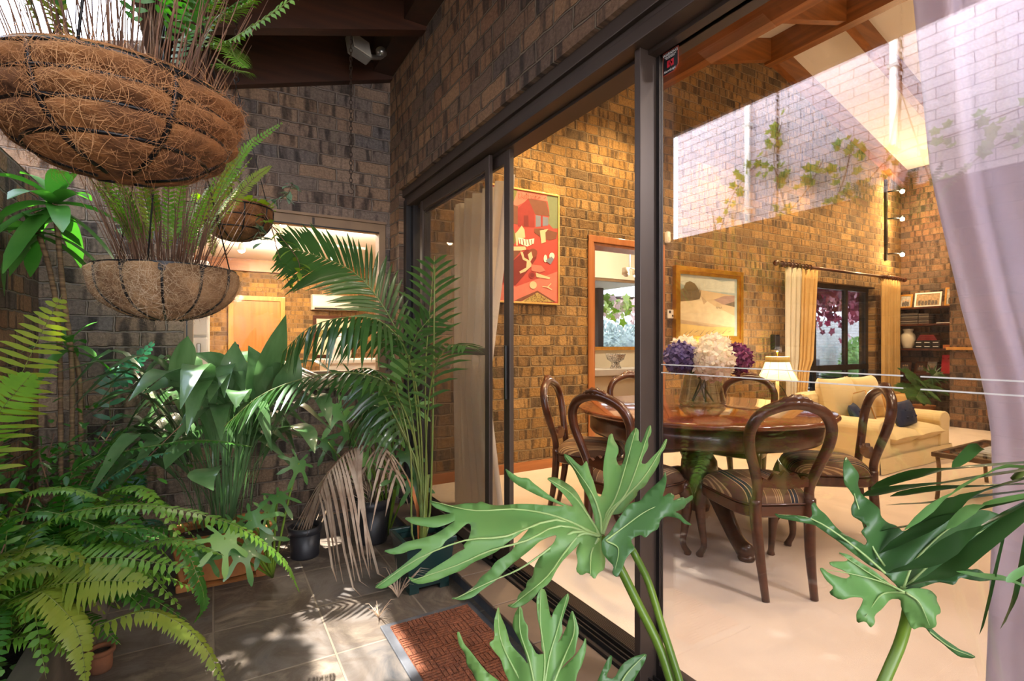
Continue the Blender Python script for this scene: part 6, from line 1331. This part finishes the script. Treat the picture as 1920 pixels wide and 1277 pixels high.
O3=crop((840,1000),4.571,[(85,840),(75,860),(95,960),(150,1030),(165,1130),(215,1190),(245,1270),(420,1420),(560,1520),(740,1560),(900,1520),(1040,1420),(1090,1290),(1110,1200),(1150,1120),(1185,985),(1178,882),(1150,960),(1085,1060),(1010,1130),(960,1180),(1000,1120),(1090,1040),(1100,960),(1125,830),(1098,730),(1065,652),(1045,715),(1020,800),(985,880),(930,960),(985,850),(975,760),(1000,680),(1040,560),(1032,508),(960,582),(905,665),(885,730),(870,690),(858,620),(832,482),(790,468),(755,555),(765,720),(795,850),(800,1000),(830,1030),(760,1040),(720,960),(685,900),(690,800),(650,740),(640,660),(618,612),(570,700),(552,800),(610,900),(660,1010),(690,1130),(640,1060),(580,1000),(530,940),(500,820),(445,700),(430,618),(390,755),(400,905),(345,942),(400,1020),(450,1075),(480,1180),(530,1280),(520,1330),(430,1260),(340,1195),(270,1110),(195,1010),(140,950),(100,850)])
def d3(x,y): return .86+.00025*(1277-y)+.012*sn((x-1020)*.07)
v3=lambda *q: crop((840,1000),4.571,q)
big_leaf(pl,[O3],d3,[v3((800,1500),(860,1100),(930,850),(1028,515)),v3((790,1500),(830,1100),(790,760),(795,480)),v3((780,1500),(700,1100),(620,850),(615,630)),v3((760,1500),(560,1150),(450,900),(425,640)),v3((820,1500),(980,1100),(1080,850),(1068,670))],'philo',step=10,vw=.005)
O4=crop((840,1000),4.571,[(1265,1300),(1330,1150),(1385,1042),(1408,1050),(1400,1130),(1350,1230),(1420,1250),(1490,1120),(1590,1055),(1705,1025),(1690,1095),(1620,1210),(1560,1320),(1500,1420),(1350,1420)])
big_leaf(pl,[O4],lambda x,y:.90+.0002*(1277-y),[v3((1440,1400),(1520,1220),(1690,1040))],'philo_dark',step=10,vw=.004)
jl=P(1127,1006,1.06)
for path,r in (([P(1127,1008,1.075),P(1160,1060,1.06),P(1195,1130,1.03),P(1235,1210,1.0),P(1262,1290,.98),P(1262,1290,.98).lerp(pb,.35),pb],.0095),([P(1185,1030,1.02),P(1215,1090,1.02),P(1240,1170,1.0),P(1275,1280,.97),P(1275,1280,.97).lerp(pb,.4),pb+Vector((.03,0,0))],.0075),([P(1015,1330,.87),P(1080,1420,.86),pb+Vector((-.03,.02,0))],.008),([P(1160,1300,.9),P(1180,1400,.88),pb],.007)):
    mb=MB(); mb.tube(spline(path,20),r,8); mb.obj('leaf_stalk',M['stalk'],pl)
pot('nursery_pot','black pot of the large split leaf philodendron below the picture edge',(.83,.47),.13,.10,.26,M['pot_black'])
# second philodendron at the right
p2=thing('split_leaf_philodendron','dark split leaf philodendron in front of the drape at bottom right','plant',(.46,.42,ZF))
c2=lambda q: crop((1420,780),2.57,q)
O5=c2([(80,468),(130,482),(190,478),(250,492),(264,480),(258,430),(275,413),(292,445),(330,475),(372,530),(420,572),(480,602),(520,625),(530,600),(498,560),(508,545),(530,530),(488,500),(455,482),(450,440),(472,400),(440,352),(415,325),(412,240),(425,192),(452,232),(490,280),(480,330),(502,380),(545,410),(592,450),(592,482),(622,512),(672,528),(700,560),(800,520),(900,480),(1000,455),(1100,450),(1180,480),(1202,540),(1150,602),(1090,632),(1050,672),(1000,682),(985,722),(1022,742),(1062,735),(1102,765),(1165,782),(1080,797),(1010,787),(975,777),(950,817),(910,807),(870,800),(800,822),(740,842),(690,842),(640,782),(600,752),(540,722),(460,662),(400,612),(300,542),(270,522),(180,507),(100,492)])
O6=c2([(690,838),(760,828),(830,838),(862,870),(860,890),(880,930),(880,952),(856,962),(866,1010),(830,1028),(790,1012),(745,1032),(715,962),(692,920),(690,880),(640,880),(600,930),(560,962),(566,1000),(545,1022),(520,987),(480,997),(475,952),(500,912),(512,877),(460,872),(400,887),(342,852),(370,827),(330,792),(298,735),(312,730),(340,757),(420,787),(450,772),(420,747),(352,722),(345,702),(420,702),(440,692),(383,655),(442,667),(490,702),(560,742),(620,792),(670,836)])
v5=lambda *q: c2(q)
def d5(x,y): return .80+.0002*(1100-y)+.010*sn((x+y)*.045)+.02*((x-1690)/250)**2
big_leaf(p2,[O5],d5,[v5((700,835),(560,640),(480,420),(425,210)),v5((700,835),(480,640),(270,500),(100,475)),v5((700,835),(850,700),(1000,600),(1170,510)),v5((700,835),(760,700),(900,560),(1050,470))],'philo_dark',step=10,vw=.005)
def d6(x,y): return .79-.0003*(y-1100)+.010*sn((x-y)*.05)
big_leaf(p2,[O6],d6,[v5((710,850),(600,800),(450,760),(320,740)),v5((710,850),(600,860),(520,970)),v5((715,850),(780,900),(830,1010)),v5((710,850),(560,770),(400,665))],'philo',name='lobe',step=10,vw=.004)  # paler leaf colour paints these lobes as the lit part of the leaf
O7=c2([(800,1008),(828,1014),(880,1060),(940,1100),(975,1125),(1020,1140),(1052,1160),(1030,1168),(970,1160),(930,1130),(890,1095),(840,1060)])
big_leaf(p2,[O7],lambda x,y:.80,[v5((830,1040),(930,1115),(1045,1162))],'philo_dark',name='tendril_lobe',step=9,vw=.003)
mb=MB(); mb.tube(spline([P(1703,1108,.80),P(1702,1150,.80),P(1688,1205,.80),P(1664,1262,.79),P(1640,1320,.78),Vector((.74,.42,.38)),Vector((.56,.42,.10)),Vector((.46,.42,ZF+.02))],24),.0085,8); mb.obj('leaf_stalk',M['stalk'],p2)
pot('nursery_pot','black pot of the dark philodendron at the right below the picture edge',(.46,.42),.12,.095,.24,M['pot_black'])
# palm frond reaching in from the right
p3=thing('kentia_palm','palm frond reaching in from the right edge in front of the drape','palm',(.98,-.22,ZF)); b3=Vector((.98,-.22,ZF+.02))
ra=P(1990,905,.74)
mb=MB(); mb.tube(spline([b3,b3.lerp(ra,.5)+Vector((.02,0,.02)),ra,P(1930,880,.73),P(1900,900,.74)],14),[.012-.0006*i for i in range(14)],7); mb.obj('rachis',M['palm_stem'],p3)
for pts,w,f0,f1,mt in (([(1310,228),(900,262),(700,300),(545,352)],.017,.72,.86,'palm'),([(1310,262),(900,325),(650,358),(500,386)],.017,.72,.86,'palm'),([(1310,330),(1000,345),(800,362),(640,388)],.016,.72,.84,'palm'),([(1310,250),(1150,260),(900,400),(710,548)],.011,.68,.76,'philo'),([(1310,395),(1000,470),(800,520),(570,560)],.017,.72,.82,'palm'),([(1310,420),(1000,585),(800,715),(620,762)],.02,.70,.80,'palm'),([(1310,440),(1050,640),(900,760),(700,830)],.018,.70,.80,'palm_l'),([(1310,300),(1000,400),(800,540),(590,662)],.018,.71,.82,'palm'),([(1310,385),(1100,430),(1000,470),(910,545)],.013,.69,.74,'philo'),([(1310,360),(1050,395),(850,420),(620,430)],.017,.73,.84,'palm'),([(1190,540),(1140,740),(1105,900),(1070,1052)],.016,.74,.74,'palm'),([(1290,540),(1250,760),(1220,900),(1170,1026)],.022,.75,.75,'palm'),([(1320,840),(1200,790),(1080,775),(960,750)],.012,.72,.74,'philo'),([(1320,720),(1240,770),(1200,800)],.008,.7,.7,'philo'),([(1075,150),(1040,160),(990,205),(938,248)],.014,.8,.84,'philo_dark')):
    q=spline([P(*(crop((1420,780),2.57,[p])[0]),lerp(f0,f1,i/(len(pts)-1))) for i,p in enumerate(pts)],10)
    mb=MB(); mb.blade(q,[w*.62*(.5+.5*sn(PI*min(1,i/9*.85+.15))) if i<9 else .0008 for i in range(10)],Vector((.35,-.55,.75)),.25); mb.obj('leaflet',M['palm' if mt=='palm_l' else mt],p3)
pot('nursery_pot','black pot of the palm at the right below the picture edge',(.98,-.22),.13,.10,.25,M['pot_black'])
# ---------------------------------------------------------------- unseen vine canopy added for shade, and creeper on the tall white wall
CLAMP[0]=False
gv=thing('shade_canopy','leafy vine canopy out of view, added to shade the courtyard beside the left wall','vine',(-.62,.5,3.2)); rr=random.Random(77)
mb=MB()
for x in (-.95,-.7,-.4): mb.tube([(x,-3,3.24),(x,3.1,3.24)],.003,5)
mb.obj('wire',M['wire'],gv)
mb=MB()
for i in range(9):
    x=rr.uniform(-.95,-.4); pts=[Vector((x+rr.uniform(-.1,.1),lerp(-1.6,3.4,j/8),3.25+rr.uniform(-.02,.05))) for j in range(9)]; mb.tube(spline(pts,24),.006,5)
mb.obj('cane',M['fern_stem'],gv)
def vleaf(mb,p,s,n,rr,mi=0):
    n=Vector(n).normalized(); e=n.orthogonal().normalized(); e=Matrix.Rotation(rr.uniform(0,2*PI),3,n)@e; f=n.cross(e); out=[]
    for k in range(10):
        a=2*PI*k/10; r=s*(1 if k%2==0 else .62)*(1.15 if k==0 else 1); out.append(p+(e*cs(a)+f*sn(a))*r-n*s*.2*(k%2))
    mb.add([p+n*s*.05]+out,[(0,1+k,1+(k+1)%10) for k in range(10)],mi,True)
mb=MB()
for i in range(2000):
    x=rr.uniform(-1.5,-.34); y=rr.uniform(-1.8,3.5)
    if -.9<x<-.34 and 2.35<y<3.25 and rr.random()<.96: continue  # gap kept open so a sun patch falls on the paving
    if y<1.2 and rr.random()<.35: continue
    vleaf(mb,Vector((x,y,3.25+max(0,-1-x)*.62+rr.uniform(-.03,.10))),rr.uniform(.055,.085),(rr.uniform(-.5,.5),rr.uniform(-.5,.5),1),rr)
o=mb.obj('foliage',M['vine'],gv); o['kind']='stuff'
wv=thing('wall_creeper','sparse creeper with yellow green leaves on the tall white brick wall','vine',(-2.3,2.5,1.8))
for path in ([(3.9,2.3),(3.7,2.75),(3.55,2.95),(3.35,3.1)],[(3.2,2.2),(3.15,2.7),(3.2,3.1),(3.1,3.4)],[(3.4,2.2),(2.9,2.6),(2.7,2.9)],[(2.6,2.1),(2.2,2.7),(1.6,2.8),(.9,2.9)],[(1.9,2.2),(1.5,2.6),(1.0,2.7),(.4,2.9)],[(2.7,2.2),(2.5,2.7),(2.45,3.0)]):
    pts=spline([Vector((-2.325+rr.uniform(0,.03),y,z)) for y,z in path],16); mb=MB(); mb.tube(pts,.005,5,1)
    for p in pts[3:]:
        for k in range(rr.randrange(0,4)): vleaf(mb,p+Vector((.03,rr.uniform(-.12,.12),rr.uniform(-.1,.1))),rr.uniform(.035,.06),(1,rr.uniform(-.6,.6),rr.uniform(-.2,.8)),rr)
    mb.obj('shoot',[M['vine'],M['fern_stem']],wv)
for y,l in ((3.50,'white downpipe on the tall white brick wall nearer the back'),(2.12,'white downpipe on the tall white brick wall nearer the drape')):
    d=thing('downpipe',l,'pipe',(-2.31,y,-.2),'downpipes on the tall white wall'); mb=MB(); mb.tube([(-2.315,y,-.2),(-2.315,y,3.93)],.03,12); mb.obj('pipe',M['white'],d)
    mb=MB()
    for z in (1.2,2.6,3.5): mb.box((-2.349,y-.04,z),(-2.28,y+.04,z+.03))
    mb.obj('clip',M['white'],d)
# ================================================================ LIGHT, SKY, CAMERA
def light(name,kind,loc,power,color=(1,.74,.45),size=.1,target=None,angle=None,blend=.5):
    l=bpy.data.lights.new(name,kind); l.energy=power; l.color=color
    if kind=='AREA': l.size=size
    elif kind in('POINT','SPOT'): l.shadow_soft_size=size
    if kind=='SPOT': l.spot_size=math.radians(angle or 80); l.spot_blend=blend
    o=bpy.data.objects.new(name,l); C.objects.link(o); o.location=loc
    if target is not None: o.rotation_euler=(Vector(target)-Vector(loc)).to_track_quat('-Z','Y').to_euler()
    return o
WARM=(1,.72,.37)
# unseen room spots under the roof, washing the brick wall, the table and the carpet
for x,tx in ((2.2,1.9),(3.4,3.4),(5.0,5.0),(6.6,6.7),(7.9,8.0)):
    light('wall_spot','SPOT',(x,3.12,3.62),190,WARM,.05,(tx,YW,1.0),110,.9)
for p,t in (((2.4,.2,3.4),(2.2,1.4,0)),((4.2,.3,3.6),(3.4,1.2,0)),((6.2,.4,3.6),(5.8,1.8,0)),((3.9,1.6,3.7),(2.6,2.2,.7))):
    light('room_spot','SPOT',p,66,(1,.80,.60),.12,t,110,.9)
light('room_fill','POINT',(5.0,.2,3.0),55,(1,.80,.58),.5)
for p in SPOTS: light('corner_spot','POINT',(p.x-.05,p.y-.02,p.z),26,WARM,.03)
for p in ((2.6,1.2,2.9),(7.4,1.4,3.0),(5.0,.2,3.6)): light('rafter_fill','POINT',p,34,(1,.76,.46),.1)  # points without fittings, added to lift the dark rafters
light('drape_fill','SPOT',(2.9,-1.0,2.7),300,(1,.95,.95),.15,(1.5,.1,1.1),80,.9)  # unseen light added to brighten the drape from inside
light('drape_fill','SPOT',(3.2,2.0,2.9),50,(1,.90,.78),.15,(1.5,3.0,.9),60,.9)  # unseen light added to brighten the sheer curtain
light('table_fill','SPOT',(1.75,.5,3.1),60,(1,.92,.82),.05,(2.72,2.22,.9),34,.6)  # unseen light added to brighten the flowers and tabletop
light('lamp_light','POINT',(lc.x,lc.y,.86),13,(1,.88,.68),.04)
light('lamp_up','POINT',(lc.x,lc.y,1.08),28,(1,.92,.78),.04)
for x,y in ((.6,5.2),(1.6,7.2),(.6,9.0)): light('kitchen_light','POINT',(x,y,2.5),75,(1,.86,.68),.15)
light('kitchen_light','SPOT',(.9,9.2,2.6),170,WARM,.05,(1.4,11,1.4),110,.8)
light('white_room_light','POINT',(5.0,4.9,2.3),32,(1,.88,.70),.1)
# daylight
SD=Vector((-.36,.15,1)).normalized()
s=bpy.data.lights.new('sun','SUN'); s.energy=19; s.angle=math.radians(.8); s.color=(1,.95,.86)
so=bpy.data.objects.new('sun',s); C.objects.link(so); so.rotation_euler=SD.to_track_quat('Z','Y').to_euler()
wd=bpy.data.worlds.new('sky'); bpy.context.scene.world=wd; wd.use_nodes=True; nt=wd.node_tree; nt.nodes.clear()
out=nd(nt,'ShaderNodeOutputWorld'); bg=nd(nt,'ShaderNodeBackground'); tc=nd(nt,'ShaderNodeTexCoord'); sp=nd(nt,'ShaderNodeSeparateXYZ'); L(nt,tc.outputs['Generated'],sp.inputs[0])
rp=nd(nt,'ShaderNodeValToRGB'); rp.color_ramp.elements[0].color=(.95,.92,.95,1); rp.color_ramp.elements[1].color=(.62,.74,1,1); L(nt,sp.outputs[2],rp.inputs[0]); L(nt,rp.outputs[0],bg.inputs[0]); bg.inputs[1].default_value=7.0; L(nt,bg.outputs[0],out.inputs[0])
cam=bpy.data.cameras.new('camera'); cam.lens=36*FPX/1920; cam.sensor_width=36; cam.sensor_fit='HORIZONTAL'; cam.clip_start=.03; cam.shift_y=(HOR-638.5)/1920
co=bpy.data.objects.new('camera',cam); C.objects.link(co); co.location=(0,0,HC); co.rotation_euler=(PI/2,0,-TH)
sc_=bpy.context.scene; sc_.camera=co
sc_.view_settings.view_transform='Standard'; sc_.view_settings.look='None'; sc_.view_settings.gamma=1; sc_.view_settings.use_curve_mapping=False; sc_.view_settings.exposure=0.4
